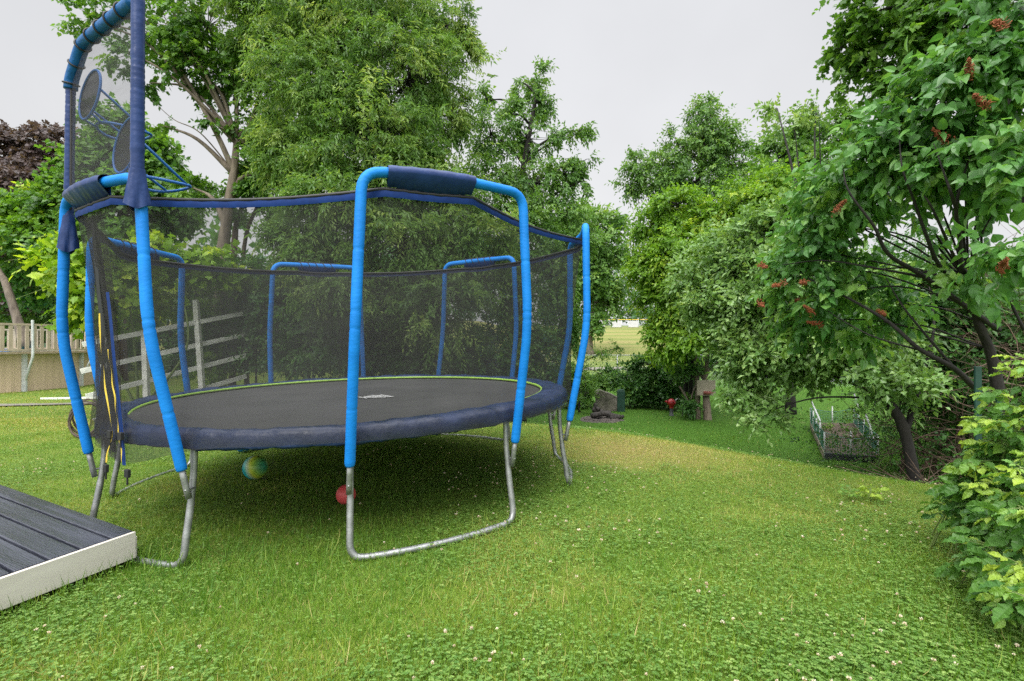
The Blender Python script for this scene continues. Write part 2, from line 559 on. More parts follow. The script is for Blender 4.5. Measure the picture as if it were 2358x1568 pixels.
# far playing field: dry, mown
sp = t.nodes.new('ShaderNodeSeparateXYZ')
t.links.new(geo.outputs['Position'], sp.inputs[0])
fl = t.nodes.new('ShaderNodeMapRange')
fl.inputs['From Min'].default_value = 30
fl.inputs['From Max'].default_value = 66
t.links.new(sp.outputs['Y'], fl.inputs['Value'])
nf = noise_of(t, 0.35, 4, stretch=(0.15, 1, 1))
rf = ramp_of(t, nf.outputs['Fac'], [(0.35, (0.105, 0.15, 0.030)), (0.5, (0.16, 0.175, 0.048)), (0.66, (0.21, 0.19, 0.070))])
mxb = t.nodes.new('ShaderNodeMixRGB')
t.links.new(fl.outputs[0], mxb.inputs[0])
t.links.new(mxa.outputs[0], mxb.inputs[1])
t.links.new(rf.outputs[0], mxb.inputs[2])
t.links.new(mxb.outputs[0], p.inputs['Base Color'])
p.inputs['Roughness'].default_value = 0.85
p.inputs['Specular IOR Level'].default_value = 0.2
bp = t.nodes.new('ShaderNodeBump')
bp.inputs['Strength'].default_value = 0.8
bp.inputs['Distance'].default_value = 0.03
t.links.new(n3.outputs['Fac'], bp.inputs['Height'])
t.links.new(bp.outputs[0], p.inputs['Normal'])
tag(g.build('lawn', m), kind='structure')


def strip(name, pts, wd, material, dz=0.03):
    """ribbon path lying on the ground"""
    pts = smooth_path(pts, 10)
    d = unit(np.gradient(pts[:, :2], axis=0))
    nrm = np.stack([-d[:, 1], d[:, 0]], -1)
    P = []
    for k in np.linspace(-1, 1, 5):
        q = pts[:, :2] + nrm * k * wd / 2 * (1 + 0.15 * rng.standard_normal((len(pts), 1)))
        P.append(np.stack([q[:, 0], q[:, 1], gz(q[:, 0], q[:, 1]) + dz], -1))
    g = Geo()
    g.grid(np.array(P))
    return tag(g.build(name, material), kind='structure')


strip('stone_path', [(-17, 11.6, 0), (-13, 11.9, 0), (-10.5, 12.3, 0), (-8.6, 12.8, 0)], 0.45, M['path'])
strip('dirt_path', [(-10, 45, 0), (5, 45.5, 0), (15, 46.5, 0), (40, 46, 0)], 2.2, M['path'], 0.06)
strip('gravel_path', [(0, 32, 0), (5, 33, 0), (9, 33.5, 0)], 1.6, M['path'], 0.06)

# ------------------------------------------------------------------ deck corner
DA = np.array([-2.56, 3.52])
DD = unit(np.array([-2.06, 1.17]))            # along the boards
DE = unit(np.array([-0.24, -0.70]))           # along the cut end
deck = tag(empty('wooden_deck', (DA[0], DA[1], 0)), 'wet dark grey board deck with cream fascia at lower left corner', 'deck')
offs = [0.0, 0.145, 0.325, 0.495, 0.665, 0.835, 1.005, 1.175, 1.345, 1.515, 1.685]
ZD = 0.185
for i in range(len(offs) - 1):
    a0, a1 = DE * (offs[i] + (0.009 if i else 0)), DE * (offs[i + 1] - 0.009)
    ang = math.atan2(DD[1], DD[0])
    ca, sa = math.cos(-ang), math.sin(-ang)
    R2 = np.array([[ca, -sa], [sa, ca]])
    l0, l1 = R2 @ a0, R2 @ a1
    Ln = 4.4
    g = Geo()
    pts = []
    for z in (ZD - 0.032, ZD):
        pts += [(l0[0], l0[1], z), (l0[0] + Ln, l0[1], z), (l1[0] + Ln, l1[1], z), (l1[0], l1[1], z)]
    g.add(pts, [[[0, 3, 2, 1], [4, 5, 6, 7], [0, 1, 5, 4], [1, 2, 6, 5], [2, 3, 7, 6], [3, 0, 4, 7]]])
    b = g.build('deck_board', M['deckboard'], deck, smooth=False, bevel=0.006)
    b.rotation_euler = (0, 0, ang)
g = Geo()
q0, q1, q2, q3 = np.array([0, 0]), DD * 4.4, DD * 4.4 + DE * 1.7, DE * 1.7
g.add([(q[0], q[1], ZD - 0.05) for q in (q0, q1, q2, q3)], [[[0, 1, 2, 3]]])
g.build('gap_shade_sheet', M['black'], deck, smooth=False)  # added black sheet standing in for the shade in the board gaps
g = Geo()
nrm = np.array([-DE[1], DE[0]])
if nrm @ DD > 0:
    nrm = -nrm
a, b_ = nrm * 0.014, DE * 1.70 + nrm * 0.014
g.bar((a[0], a[1], ZD / 2 + 0.002), (b_[0], b_[1], ZD / 2 - 0.01), 0.024, ZD - 0.01)
g.build('end_fascia', M['fascia'], deck, smooth=False, bevel=0.003)
g = Geo()
n2_ = np.array([-DD[1], DD[0]])
if n2_ @ DE > 0:
    n2_ = -n2_
a, b_ = n2_ * 0.016 + DD * 0.012, DD * 4.4 + n2_ * 0.016
g.bar((a[0], a[1], ZD / 2 - 0.024), (b_[0], b_[1], ZD / 2 - 0.024), 0.024, ZD - 0.05)
g.build('back_fascia', M['fascia'], deck, smooth=False)

# ------------------------------------------------------------------ trampoline
TC = np.array([-1.664, 5.682])
TX, TY = 0.022, 0.015
PHI0 = -1.031
tramp = empty('trampoline', (TC[0], TC[1], 0.014))
tag(tramp, 'large round trampoline with blue foam arches, black safety net and navy pad', 'trampoline')


def pol(R, phi, z):
    return np.array([R * math.cos(phi), R * math.sin(phi), z])


ARCH = []
for k in range(6):
    pk = PHI0 - k * PI / 3
    dt = {1: (0.205, 0.25), 2: (0.29, 0.29), 3: (0.25, 0.25)}.get(k, (0.25, 0.25))   # (side -1, side +1)
    dz = {2: -0.05, 4: 0.05, 3: 0.02}.get(k, 0.0)
    ARCH.append((pk, dt, dz))
ZB, ZT = 0.645, 2.565
POLE = [(0.645, 2.305), (0.90, 2.352), (1.20, 2.408), (1.42, 2.448), (1.58, 2.468), (1.75, 2.472), (2.10, 2.465)]


def pole_phi(k, s, z):
    pk, dt, dz = ARCH[k]
    d = dt[0] if s < 0 else dt[1]
    f_ = (z - ZB) / (ZT - ZB)
    return pk - s * (0.282 + (d - 0.282) * f_)


def arch_path(k):
    pk, dt, dz = ARCH[k]
    left = [pol(r, pole_phi(k, 1, z), z) for z, r in POLE]
    right = [pol(r, pole_phi(k, -1, z), z) for z, r in POLE]
    lc, rc = pol(2.458, pole_phi(k, 1, ZT), ZT + dz), pol(2.458, pole_phi(k, -1, ZT), ZT + dz)
    mid = (lc + rc) / 2
    mid = mid + unit(np.array([mid[0], mid[1], 0])) * 0.07 + np.array([0, 0, 0.015])
    pts = [*left, lc, mid, rc, *right[::-1]]
    rr = [0] * len(left) + [0.13, 0.25, 0.13] + [0] * len(right)
    rr[4] = rr[len(pts) - 5] = 0.12
    return rounded(pts, rr), lc, mid, rc


def top_bar(k, f_):
    """point on the arch's top bar, f_ in 0..1 from side +1 to side -1"""
    _, lc, mid, rc = arch_path(k)
    return (1 - f_) ** 2 * lc + 2 * f_ * (1 - f_) * ((4 * mid - lc - rc) / 2) + f_ * f_ * rc


for k in range(6):
    path, lc, mid, rc = arch_path(k)
    P, s = resample(path, 0.012)
    rad = np.full(len(P), 0.0348) + 0.0011 * (vnoise(s * 6.0 + k * 7.3, s * 0 + k, 1.0, 5) - 0.5)
    tot = s[-1]
    for q in (0.42, 0.95, 1.04, 1.42):
        for sgn in (0, 1):
            c = q + rng.uniform(-0.03, 0.03)
            c = tot - c if sgn else c
            rad -= 0.004 * np.exp(-((s - c) / 0.007) ** 2)
    rad -= 0.004 * np.exp(-(np.minimum(s, tot - s) / 0.015) ** 2)
    g = Geo()
    g.tube(P, rad, 14)
    arch = g.build('foam_arch', M['foam'], tramp)
    for sd_ in (1, -1):
        z0 = 0.45
        a = pol(2.268, pole_phi(k, sd_, z0), z0)
        b = pol(2.308, pole_phi(k, sd_, 0.66), 0.66)
        g = Geo()
        g.tube(np.linspace(a, b, 4), 0.0195, 12)
        bc = a + (b - a) * 0.28
        inn = pol(2.222, pole_phi(k, sd_, z0), bc[2])
        g.tube(np.linspace(inn, pol(2.30, pole_phi(k, sd_, z0), bc[2]), 3), 0.007, 8)
        g.build('pole_end', M['steel'], arch)
    # sleeve wrapping the middle of the top bar and carrying the net
    f0, f1 = (0.13, 0.63) if k == 0 else (0.28, 0.72)
    if k == 1:
        f0, f1 = 0.16, 0.70
    nseg = 34
    rows = []
    for i in range(nseg + 1):
        f_ = f0 + (f1 - f0) * i / nseg
        c = top_bar(k, f_)
        rd = unit(np.array([c[0], c[1], 0]))
        up = np.array([0, 0, 1.0])
        drop = 0.085 + 0.025 * math.sin(PI * (f_ - f0) / (f1 - f0)) + 0.004 * math.sin(i * 1.7)
        pr = []
        r0 = 0.0425 + 0.0015 * math.sin(i * 0.9)
        low = c - rd * 0.035 - up * drop
        pr.append(low + rd * 0.006)
        for aa in np.linspace(-0.35, PI + 0.35, 12):
            pr.append(c + rd * r0 * math.cos(aa) + up * r0 * math.sin(aa))
        pr.append(low - rd * 0.006)
        rows.append(pr)
    g = Geo()
    g.grid(np.array(rows), closed_v=True)
    g.build('net_sleeve', M['navy'], arch)
    # lacing straps round far sleeves
    if k in (2, 3, 4):
        g = Geo()
        for f_ in np.linspace(f0 + 0.05, f1 - 0.03, 5):
            c = top_bar(k, f_)
            rd = unit(np.array([c[0], c[1], 0]))
            tn = np.array([-rd[1], rd[0], 0])
            aa = np.linspace(0, 2 * PI, 17)
            ring = [c + rd * 0.05 * math.cos(x) + np.array([0, 0, 1]) * (0.05 * math.sin(x) - (0.04 if math.sin(x) < 0 else 0) * -math.sin(x)) + tn * 0.03 * math.sin(x) for x in aa]
            g.tube(ring, 0.006, 5, False)
        g.build('lacing_strap', M['black'], arch)

# legs: six bent steel U frames
for k in range(6):
    pts, rr = [], []
    dl = 0.282
    pk = ARCH[k][0]
    for z, r in ((0.84, 2.20), (0.60, 2.21), (0.36, 2.238), (0.20, 2.268)):
        pts.append(pol(r, pk - dl, z))
        rr.append(0.0 if z != 0.36 else 0.08)
    nb = 12
    for i in range(nb + 1):
        ph = pk - dl + 2 * dl * i / nb
        pts.append(pol(2.295, ph, 0.022 if k == 0 else 0.004))
        rr.append(0.10 if i in (0, nb) else 0)
    for z, r in ((0.20, 2.268), (0.36, 2.238), (0.60, 2.21), (0.84, 2.20)):
        pts.append(pol(r, pk + dl, z))
        rr.append(0.0 if z != 0.36 else 0.08)
    P, s = resample(rounded(pts, rr), 0.02)
    rad = np.full(len(P), 0.0215)
    rad[(s > 0.44)] = 0.0235
    rad[(s > s[-1] - 0.44)] = 0.0215
    g = Geo()
    g.tube(P, rad, 12)
    g.build('leg', M['steel'], tramp)
aa = np.linspace(0, 2 * PI, 121)
g = Geo()
g.tube(np.stack([2.19 * np.cos(aa), 2.19 * np.sin(aa), np.full_like(aa, 0.845)], -1), 0.022, 10, False)
g.build('frame_ring', M['steel'], tramp)

# bounce mat
def front_w(ph):
    d = (ph - (-1.70) + PI) % (2 * PI) - PI
    return np.exp(-(d / 0.75) ** 2)


g = Geo()
na = 120
rs = [0.0, 0.5, 1.0, 1.5, 1.9, 2.16]
ang = np.arange(na) * 2 * PI / na
P = np.array([[pol(r, a_, 0.885 - 0.012 * (1 - (r / 2.16) ** 2)) for a_ in ang] for r in rs])
g.grid(P, closed_v=True)
bm_ = g.build('bounce_mat', M['mat'], tramp)

# printed marks on the mat: worn slanted strokes
g = Geo()
mc = at(826, 926, 5.35)
mc = np.array([mc[0] - TC[0], mc[1] - TC[1]])
st = [((0.02, 0.12), (0.16, -0.02)), ((0.05, 0.15), (0.20, 0.0)), ((0.09, 0.18), (0.23, 0.03)), ((-0.02, 0.08), (0.10, -0.06)),
      ((0.13, 0.2), (0.30, 0.02)), ((0.16, 0.24), (0.33, 0.05)), ((0.30, 0.02), (0.35, 0.06)), ((-0.12, 0.2), (-0.06, 0.17)),
      ((0.0, 0.02), (0.28, -0.01)), ((0.06, 0.21), (0.12, 0.2))]
for (x0, y0), (x1, y1) in st:
    d = np.array([x1 - x0, y1 - y0])
    nn = unit(np.array([-d[1], d[0]])) * 0.011
    q = [mc + (x0, y0) - nn, mc + (x1, y1) - nn, mc + (x1, y1) + nn, mc + (x0, y0) + nn]
    g.add([(a_[0], a_[1], 0.883 - 0.009 * 0) for a_ in q], [[[0, 1, 2, 3]]])
g.build('printed_mark', M['white'], bm_, smooth=False)

# safety pad, puckered over the springs and hanging over the rim
na = 360
ang = np.arange(na) * 2 * PI / na
rows = []
fw = front_w(ang)
r_in = 1.985 + 0.165 * fw
w1 = np.array([vnoise(np.cos(ang) * 9 + 20, np.sin(ang) * 9 + 20, 1.0, 11), vnoise(np.cos(ang) * 26 + 60, np.sin(ang) * 26 + 60, 1.0, 12), vnoise(np.cos(ang) * 50 + 120, np.sin(ang) * 50 + 120, 1.0, 13)]) - 0.5
prof = [(0.0, 0.892, 0.0), (0.004, 0.916, 0.2), (0.18, 0.928, 0.6), (0.45, 0.930, 0.9), (0.7, 0.926, 1.0), (0.88, 0.912, 1.0), (0.97, 0.892, 0.9), (1.0, 0.868, 0.7), (1.015, 0.842, 0.9), (1.01, 0.818, 1.0), (0.985, 0.806, 1.0), (0.93, 0.812, 0.4)]
for i, (f_, z, wv) in enumerate(prof):
    R = r_in + (2.255 - r_in) * f_
    zz = z + wv * (0.020 * w1[0] + 0.016 * w1[1] + 0.016 * w1[2] * ((i % 2) * 2 - 1)) - 0.03 * fw
    if z < 0.83:
        zz = zz - 0.045 * np.clip(w1[0] + 0.05, 0, 1) - 0.03 * fw * np.clip(w1[1], 0, 1)
    R = R + wv * (0.016 * w1[1] + 0.014 * w1[2])
    rows.append(np.stack([R * np.cos(ang), R * np.sin(ang), zz], -1))
g = Geo()
g.grid(np.array(rows), closed_v=True)
pad = g.build('safety_pad', M['navy_pad'], tramp)
g = Geo()
aa = np.linspace(0, 2 * PI, 241)
rg = 1.985 + 0.165 * front_w(aa)
keep = front_w(aa) < 0.35
i0 = np.argmax(front_w(aa))
roll = np.roll(np.arange(240), -i0)
sel = [i for i in roll if keep[i]]
zt_ = 0.905 - 0.04 * np.clip(front_w(aa[sel]) * 2, 0, 1)
g.tube(np.stack([rg[sel] * np.cos(aa[sel]), rg[sel] * np.sin(aa[sel]), zt_], -1), 0.012 + 0.003 * rng.random(len(sel)), 7)
g.build('lime_trim', M['green'], pad)

# net wall: hangs from the sleeves, straight between them
nodes = []
for k in range(6):
    f0, f1 = (0.13, 0.63) if k == 0 else ((0.16, 0.70) if k == 1 else (0.28, 0.72))
    for f_ in np.linspace(f0, f1, 7):
        c = top_bar(k, f_)
        rd = unit(np.array([c[0], c[1], 0]))
        nodes.append(c - rd * 0.035 - np.array([0, 0, 0.10 + 0.015 * math.sin(PI * (f_ - f0) / (f1 - f0))]))
nodes = np.array(nodes)
na_ = np.arctan2(nodes[:, 1], nodes[:, 0])
od = np.argsort(na_)
nodes, na_ = nodes[od], na_[od]


def net_top(ph):
    ph = (ph + PI) % (2 * PI) - PI
    i = np.searchsorted(na_, ph) % len(na_)
    a, b = nodes[i - 1], nodes[i]
    # intersection of the chord a-b with the ray at angle ph
    d = b[:2] - a[:2]
    n_ = np.array([-math.sin(ph), math.cos(ph)])
    t_ = -(a[:2] @ n_) / (d @ n_)
    t_ = min(max(t_, 0), 1)
    q = a + (b - a) * t_
    ln = np.linalg.norm(d)
    q = q * np.array([1 - 0.02 * math.sin(PI * t_) * min(1, ln), 1 - 0.02 * math.sin(PI * t_) * min(1, ln), 1])
    q[2] -= 0.035 * math.sin(PI * t_) * min(1.0, ln / 1.3)
    return q


DOOR = -2.065      # entrance under the hoop arch


def net_pt(ph, f_, off=0.0, fold=1.0):
    """f_ 0 at the bottom, 1 at the top"""
    q = net_top(ph)
    dd = (ph - DOOR + PI) % (2 * PI) - PI
    gather = math.exp(-((dd + 0.12) / 0.33) ** 2)
    zb = 0.80 - 0.14 * math.exp(-((dd - 0.02) / 0.22) ** 2)
    rb = 2.292
    r0 = rb + (math.hypot(q[0], q[1]) - rb) * f_
    r0 -= 0.05 * math.sin(PI * f_)
    r0 += fold * (0.006 * math.sin(ph * 61) + 0.008 * math.sin(ph * 23 + 1.3 * f_) * math.sin(ph * 7) + 0.014 * gather * math.sin(ph * 47 + 2 * f_) * (1 - 0.5 * f_)) * (1 - f_ ** 4)
    z = zb + (q[2] - zb) * f_
    r0 += off
    return np.array([r0 * math.cos(ph), r0 * math.sin(ph), z])


na = 420
phs = np.arange(na) * 2 * PI / na
fz = np.linspace(0, 1, 14)
g = Geo()
g.grid(np.array([[net_pt(ph, f_) for f_ in fz] for ph in phs]), closed_u=True)
net = g.build('net_wall', M['net'], tramp)
g = Geo()
top = np.array([net_top(ph) for ph in np.linspace(0, 2 * PI, 361)])
g.tube(top, 0.013, 6, False)
g.build('top_hem', M['black'], net)
g = Geo()
P = []
for q in top:
    rd = unit(np.array([q[0], q[1], 0]))
    P.append([q + rd * (0.006 + 0.002 * math.sin(math.atan2(q[1], q[0]) * 90)) - np.array([0, 0, 0.008]), q + rd * 0.010 - np.array([0, 0, 0.03]), q + rd * 0.004 - np.array([0, 0, 0.052])])
g.grid(np.array(P))
g.build('blue_band', M['blueband'], net)
# overlapping door flaps beside the entrance
for off, p0, p1, m_ in ((-0.035, -2.40, -2.10, 'netdoor'), (-0.07, -2.33, -2.20, 'netdoor')):
    g = Geo()
    ps = np.linspace(p0, p1, 50)
    rows = []
    for i, ph in enumerate(ps):
        col = []
        for f_ in np.linspace(-0.02, 0.98, 16):
            q = net_pt(ph, f_, off + 0.014 * math.sin(i * 0.9 + f_ * 4) * (1 - f_ * 0.6), 0)
            col.append(q)
        rows.append(col)
    g.grid(np.array(rows))
    g.build('door_flap', M[m_], net)


def ring_ribbon(name, uvs, R, wd, material, wav=0.0, freq=30):
    """cloth tape following the net; uvs are (angle, height) pairs"""
    q = smooth_path([(a_, z, 0) for a_, z in uvs], 14)
    rows = []
    for i, (a_, z, _) in enumerate(q):
        a_ = a_ + wav * math.sin(z * freq)
        f_ = min(1, max(0, (z - 0.75) / 1.75))
        Rr = R + 0.08 * f_
        tw = 0.5 * math.sin(z * freq * 0.5) * (1 if wav else 0)
        da = wd / 2 / Rr
        rows.append([pol(Rr + tw * wd * 0.4, a_ - da, z), pol(Rr - tw * wd * 0.4, a_ + da, z)])
    g = Geo()
    g.grid(np.array(rows))
    return g.build(name, material, net)


def ang_of(u, R=2.31):
    a_ = math.atan((u - CU) / FPX)
    c0 = math.atan2(TC[0], TC[1])
    d = math.hypot(*TC)
    x = a_ - c0
    s = d * math.sin(x)
    dist = d * math.cos(x) - math.sqrt(max(1e-4, R * R - s * s))
    P = np.array([dist * math.sin(a_), dist * math.cos(a_)]) - TC
    return math.atan2(P[1], P[0]), np.linalg.norm(P + TC)


def door_uv(lst):
    o = []
    for u, v in lst:
        ph, _ = ang_of(u)
        P = TC + 2.31 * np.array([math.cos(ph), math.sin(ph)])
        z = EYE + (CV - v) / FPX * P[1] + 0.006 * P[1]
        o.append((ph, z))
    return o


ring_ribbon('zip_tape', door_uv([(252, 708), (250, 760), (254, 830), (258, 900), (266, 960), (267, 985), (255, 1025), (252, 1050)]), 2.325, 0.014, M['yellow'], 0.002, 25)
ring_ribbon('zip_tape', door_uv([(266, 790), (271, 840), (276, 900), (280, 960), (284, 1010), (288, 1050)]), 2.325, 0.011, M['yellow'], 0.003, 35)
ring_ribbon('door_strip', door_uv([(264, 660), (268, 720), (272, 820), (278, 920), (282, 1000), (285, 1058)]), 2.305, 0.045, M['blueband'])
ring_ribbon('door_edge', door_uv([(236, 490), (240, 600), (244, 700), (249, 760)]), 2.30, 0.06, M['black'])
for (u, v) in ((262, 985), (286, 990), (253, 1063), (302, 1075)):
    (ph, z), = door_uv([(u, v)])
    g = Geo()
    g.box(pol(2.33, ph, z), (0.022, 0.045, 0.055), rot=ph)
    g.tube([pol(2.33, ph, z + 0.02), pol(2.33, ph, z - 0.08)], 0.007, 6)
    g.build('buckle', M['black'], net, smooth=False, bevel=0.005)

# tall hoop frame standing on the entrance arch
La = at(158, 466, 3.9)
Ra = at(316, 440, 3.31)
toL = lambda q: np.array([q[0] - TC[0], q[1] - TC[1], q[2] - 0.014 - TX * (q[0] - TC[0]) - TY * (q[1] - TC[1])])
LL, RR = toL(np.array([La[0], La[1], 0])), toL(np.array([Ra[0], Ra[1], 0]))
ZTOP = 3.70
hf = empty('hoop_frame')
hf.parent = tramp
frame_pts = [(LL[0], LL[1], 2.35), (LL[0] + 0.012, LL[1], 3.47), (LL[0] + 0.22 * (RR - LL)[0], LL[1] + 0.22 * (RR - LL)[1], ZTOP - 0.02), (RR[0], RR[1], ZTOP), (RR[0], RR[1], 2.42)]
fp = rounded(frame_pts, [0, 0.06, 0.08, 0.10, 0], 8)
P, s = resample(fp, 0.02)
g = Geo()
isl = s < s[-1]
top_i = [i for i in range(len(P)) if P[i][2] > 3.40 and (np.linalg.norm(P[i][:2] - RR[:2]) > 0.05)]
g.tube(P[top_i[0]:top_i[-1] + 1], 0.044, 14)
tf = g.build('top_foam', M['foamdark'], hf)
g = Geo()
for i in range(top_i[0] + 2, top_i[-1], 8):
    tg = unit(P[min(i + 1, len(P) - 1)] - P[i - 1])
    sdv = unit(np.cross(tg, (0, 0, 1)))
    nv = np.cross(sdv, tg)
    ring = [P[i] + 0.049 * (math.cos(x) * sdv + math.sin(x) * nv) for x in np.linspace(0, 2 * PI, 17)]
    g = Geo()
    g.tube(ring, 0.007, 5, False)
    g.build('binding_strap', M['black'], tf)
for base, r_, zz in ((LL, 0.031, (2.38, 3.44)), (RR, 0.0385, (2.52, 3.70))):
    g = Geo()
    zs = np.linspace(zz[0], zz[1], 90)
    pts = np.stack([base[0] + 0.012 * (zs - 2.35) / 1.1 * (1 if base is LL else 0), np.full_like(zs, base[1]), zs], -1)
    g.tube(pts, r_ + 0.0006 * np.sin(np.arange(90) * 2.1) + 0.0009 * rng.standard_normal(90), 14)
    sl = g.build('upright_sleeve', M['navy'], hf)
    # flared loose cuff over the joint
    g = Geo()
    rows = []
    z0, z1 = (2.20, 2.46) if base is LL else (2.36, 2.60)
    for i, z in enumerate(np.linspace(z1, z0, 9)):
        ro = []
        for a_ in np.arange(22) * 2 * PI / 22:
            rr_ = r_ + 0.006 + i / 8 * (0.018 + 0.016 * math.sin(a_ * 3 + 1) + 0.008 * math.sin(a_ * 7 + i * 0.6))
            ro.append((base[0] + rr_ * math.cos(a_), base[1] + rr_ * math.sin(a_), z + 0.02 * i / 8 * math.sin(a_ * 2 + 0.5)))
        rows.append(ro)
    g.grid(np.array(rows), closed_v=True)
    g.build('sleeve_cuff', M['navy'], sl)
# net panel filling the hoop frame
ax = RR - LL
nu_, nv_ = 16, 20
rows = []
inward = unit(np.array([-ax[1], ax[0], 0]))
if inward @ (-(LL + RR) / 2) < 0:
    inward = -inward
for i in range(nu_ + 1):
    f_ = 0.035 + 0.93 * i / nu_
    zt2 = 3.66 - 0.21 * max(0, 1 - f_ / 0.28) ** 1.3
    col = []
    for j in range(nv_ + 1):
        z = 2.50 + (zt2 - 2.50) * j / nv_
        q = LL + ax * f_
        col.append(np.array([q[0], q[1], z]) + inward * 0.02 * math.sin(PI * i / nu_) * math.sin(PI * j / nv_))
    rows.append(col)
g = Geo()
g.grid(np.array(rows))
g.build('frame_net', M['netthin'], hf)
g = Geo()
for i in (0, nu_):
    g.tube(rows[i], 0.008, 5)
g.tube([r_[-1] for r_ in rows], 0.007, 5)
g.build('net_edging', M['black'], hf)

axu = unit(np.array([ax[0], ax[1], 0]))
for fq, zq, rr_, tilt in ((0.205, 3.33, 0.175, 0.06), (0.745, 2.83, 0.185, 0.07)):
    hp = empty('basketball_hoop')
    hp.parent = tramp
    c = LL + ax * fq + inward * 0.05
    c = np.array([c[0], c[1], zq])
    vx = unit(np.array([0, 0, 1.0]) + axu * 0.18 + inward * tilt)
    aa = np.linspace(0, 2 * PI, 41)
    rim = np.array([c + rr_ * (math.cos(x) * axu + math.sin(x) * vx) for x in aa])
    g = Geo()
    g.grid(np.array([[c + (q - c) * f_ + inward * 0.012 * (1 - f_ * f_) for q in rim[:-1]] for f_ in (0.001, 0.35, 0.7, 1.0)]), closed_v=True)
    g.build('target_disc', M['disc'], hp)
    g = Geo()
    g.tube(rim, 0.009, 7, False)
    g.build('disc_rim', M['strapblue'], hp)
    rc_ = c + inward * 0.22 - np.array([0, 0, rr_ + 0.03])
    g = Geo()
    ring = [rc_ + 0.17 * (math.cos(x) * inward + math.sin(x) * axu) + np.array([0, 0, 0.012 * math.cos(x * 2)]) for x in aa]
    g.tube(ring, 0.0105, 7, False)
    g.build('hoop_ring', M['strapblue'], hp)
    g = Geo()
    for sgn in (-1, 1):
        g.tube(np.linspace(c + rr_ * 0.98 * sgn * axu, rc_ + 0.17 * (math.cos(1.0 * sgn) * inward + math.sin(1.0 * sgn) * axu), 4), 0.009, 6)
        g.tube(np.linspace(c + rr_ * (math.cos(-PI / 2 + 0.5 * sgn) * axu + math.sin(-PI / 2 + 0.5 * sgn) * vx), rc_ - 0.16 * inward + 0.05 * sgn * axu, 4), 0.009, 6)
    g.build('hoop_strut', M['strapblue'], hp)

# the frame follows the slight slope of the lawn
def descend(o):
    for ch in o.children:
        yield ch
        yield from descend(ch)


for o in descend(tramp):
    if o.type == 'MESH':
        co = np.empty(len(o.data.vertices) * 3, np.float32)
        o.data.vertices.foreach_get('co', co)
        co = co.reshape(-1, 3)
        co[:, 2] += TX * co[:, 0] + TY * co[:, 1]
        o.data.vertices.foreach_set('co', co.ravel())
        o.data.update()

# ------------------------------------------------------------------ balls
def ball(name, loc, r, m_, label):
    g = Geo()
    a = np.linspace(-PI / 2, PI / 2, 25)
    g.lathe(np.stack([r * np.cos(a), r * np.sin(a)], -1), 40)
    o = g.build(name, m_)
    o.location = loc
    return tag(o, label, 'ball')


m, t, p, o = newmat('striped_rubber')
c_ = t.nodes.new('ShaderNodeTexCoord')
mp_ = t.nodes.new('ShaderNodeMapping')
mp_.inputs['Rotation'].default_value = (0, 0.25, 0.3)
t.links.new(c_.outputs['Object'], mp_.inputs[0])
sx = t.nodes.new('ShaderNodeSeparateXYZ')
t.links.new(mp_.outputs[0], sx.inputs[0])
mrr = t.nodes.new('ShaderNodeMapRange')
mrr.inputs['From Min'].default_value = -0.125
mrr.inputs['From Max'].default_value = 0.125
t.links.new(sx.outputs['X'], mrr.inputs['Value'])
r = ramp_of(t, mrr.outputs[0], [(0.0, (0.0, 0.10, 0.30)), (0.22, (0.0, 0.24, 0.36)), (0.42, (0.03, 0.40, 0.36)), (0.55, (0.36, 0.50, 0.34)), (0.68, (0.50, 0.58, 0.05)), (0.8, (0.30, 0.50, 0.05)), (1.0, (0.02, 0.30, 0.16))])
t.links.new(r.outputs[0], p.inputs['Base Color'])
p.inputs['Roughness'].default_value = 0.4
ball('striped_ball', (-2.71, 5.49, 0.124 + 0.02), 0.124, m, 'blue, white and green striped ball on grass under the trampoline')
ball('red_ball', (-1.49, 4.67, 0.086 + 0.01), 0.087, M['redball'], 'small faded red ball on grass behind the front trampoline leg')
bb = at(561, 1036, 7.0)
ball('blue_ball', (bb[0], bb[1], float(gz(bb[0], bb[1])) + 0.115), 0.115, M['blueball'], 'plain blue ball mostly hidden behind the trampoline pad edge')

# ------------------------------------------------------------------ above-ground pool with railing
PC, PR = np.array([-19.0, 16.9]), 4.35
pool = tag(empty('swimming_pool', (PC[0], PC[1], 0)), 'round above ground pool with tan wall and slatted railing', 'pool')
HW = 1.16
g = Geo()
aa = np.arange(240) * 2 * PI / 240
rw = PR + 0.012 * (np.arange(240) % 2)
g.grid(np.array([np.stack([rw * np.cos(aa), rw * np.sin(aa), np.full(240, z)], -1) for z in (-0.05, HW)]), closed_v=True)
g.build('wall', M['poolwall'], pool, smooth=False)
g = Geo()
pr = [(PR - 0.12, HW + 0.0), (PR - 0.12, HW + 0.05), (PR + 0.16, HW + 0.05), (PR + 0.17, HW - 0.02), (PR + 0.03, HW - 0.03)]
g.lathe(pr, 120)
g.build('top_rim', M['slat'], pool, smooth=False)
g = Geo()
g.lathe([(0.001, HW - 0.16), (2, HW - 0.16), (PR - 0.05, HW - 0.16)], 60)
g.build('water', M['water'], pool)
npost = 14
for i in range(npost):
    a_ = -0.72 + i * 2 * PI / npost
    g = Geo()
    rd = np.array([math.cos(a_), math.sin(a_), 0])
    g.bar(rd * (PR + 0.045) + (0, 0, -0.03), rd * (PR + 0.045) + (0, 0, HW), 0.16, 0.06)
    g.tube(rounded([rd * (PR + 0.10) + (0, 0, 0.35), rd * (PR + 0.42) + (0, 0, HW - 0.12), rd * (PR + 0.40) + (0, 0, HW + 1.0)], [0, 0.1, 0]), 0.035, 8)
    g.build('upright', M['poolframe'], pool, smooth=False)
RRd = PR + 0.34
g = Geo()
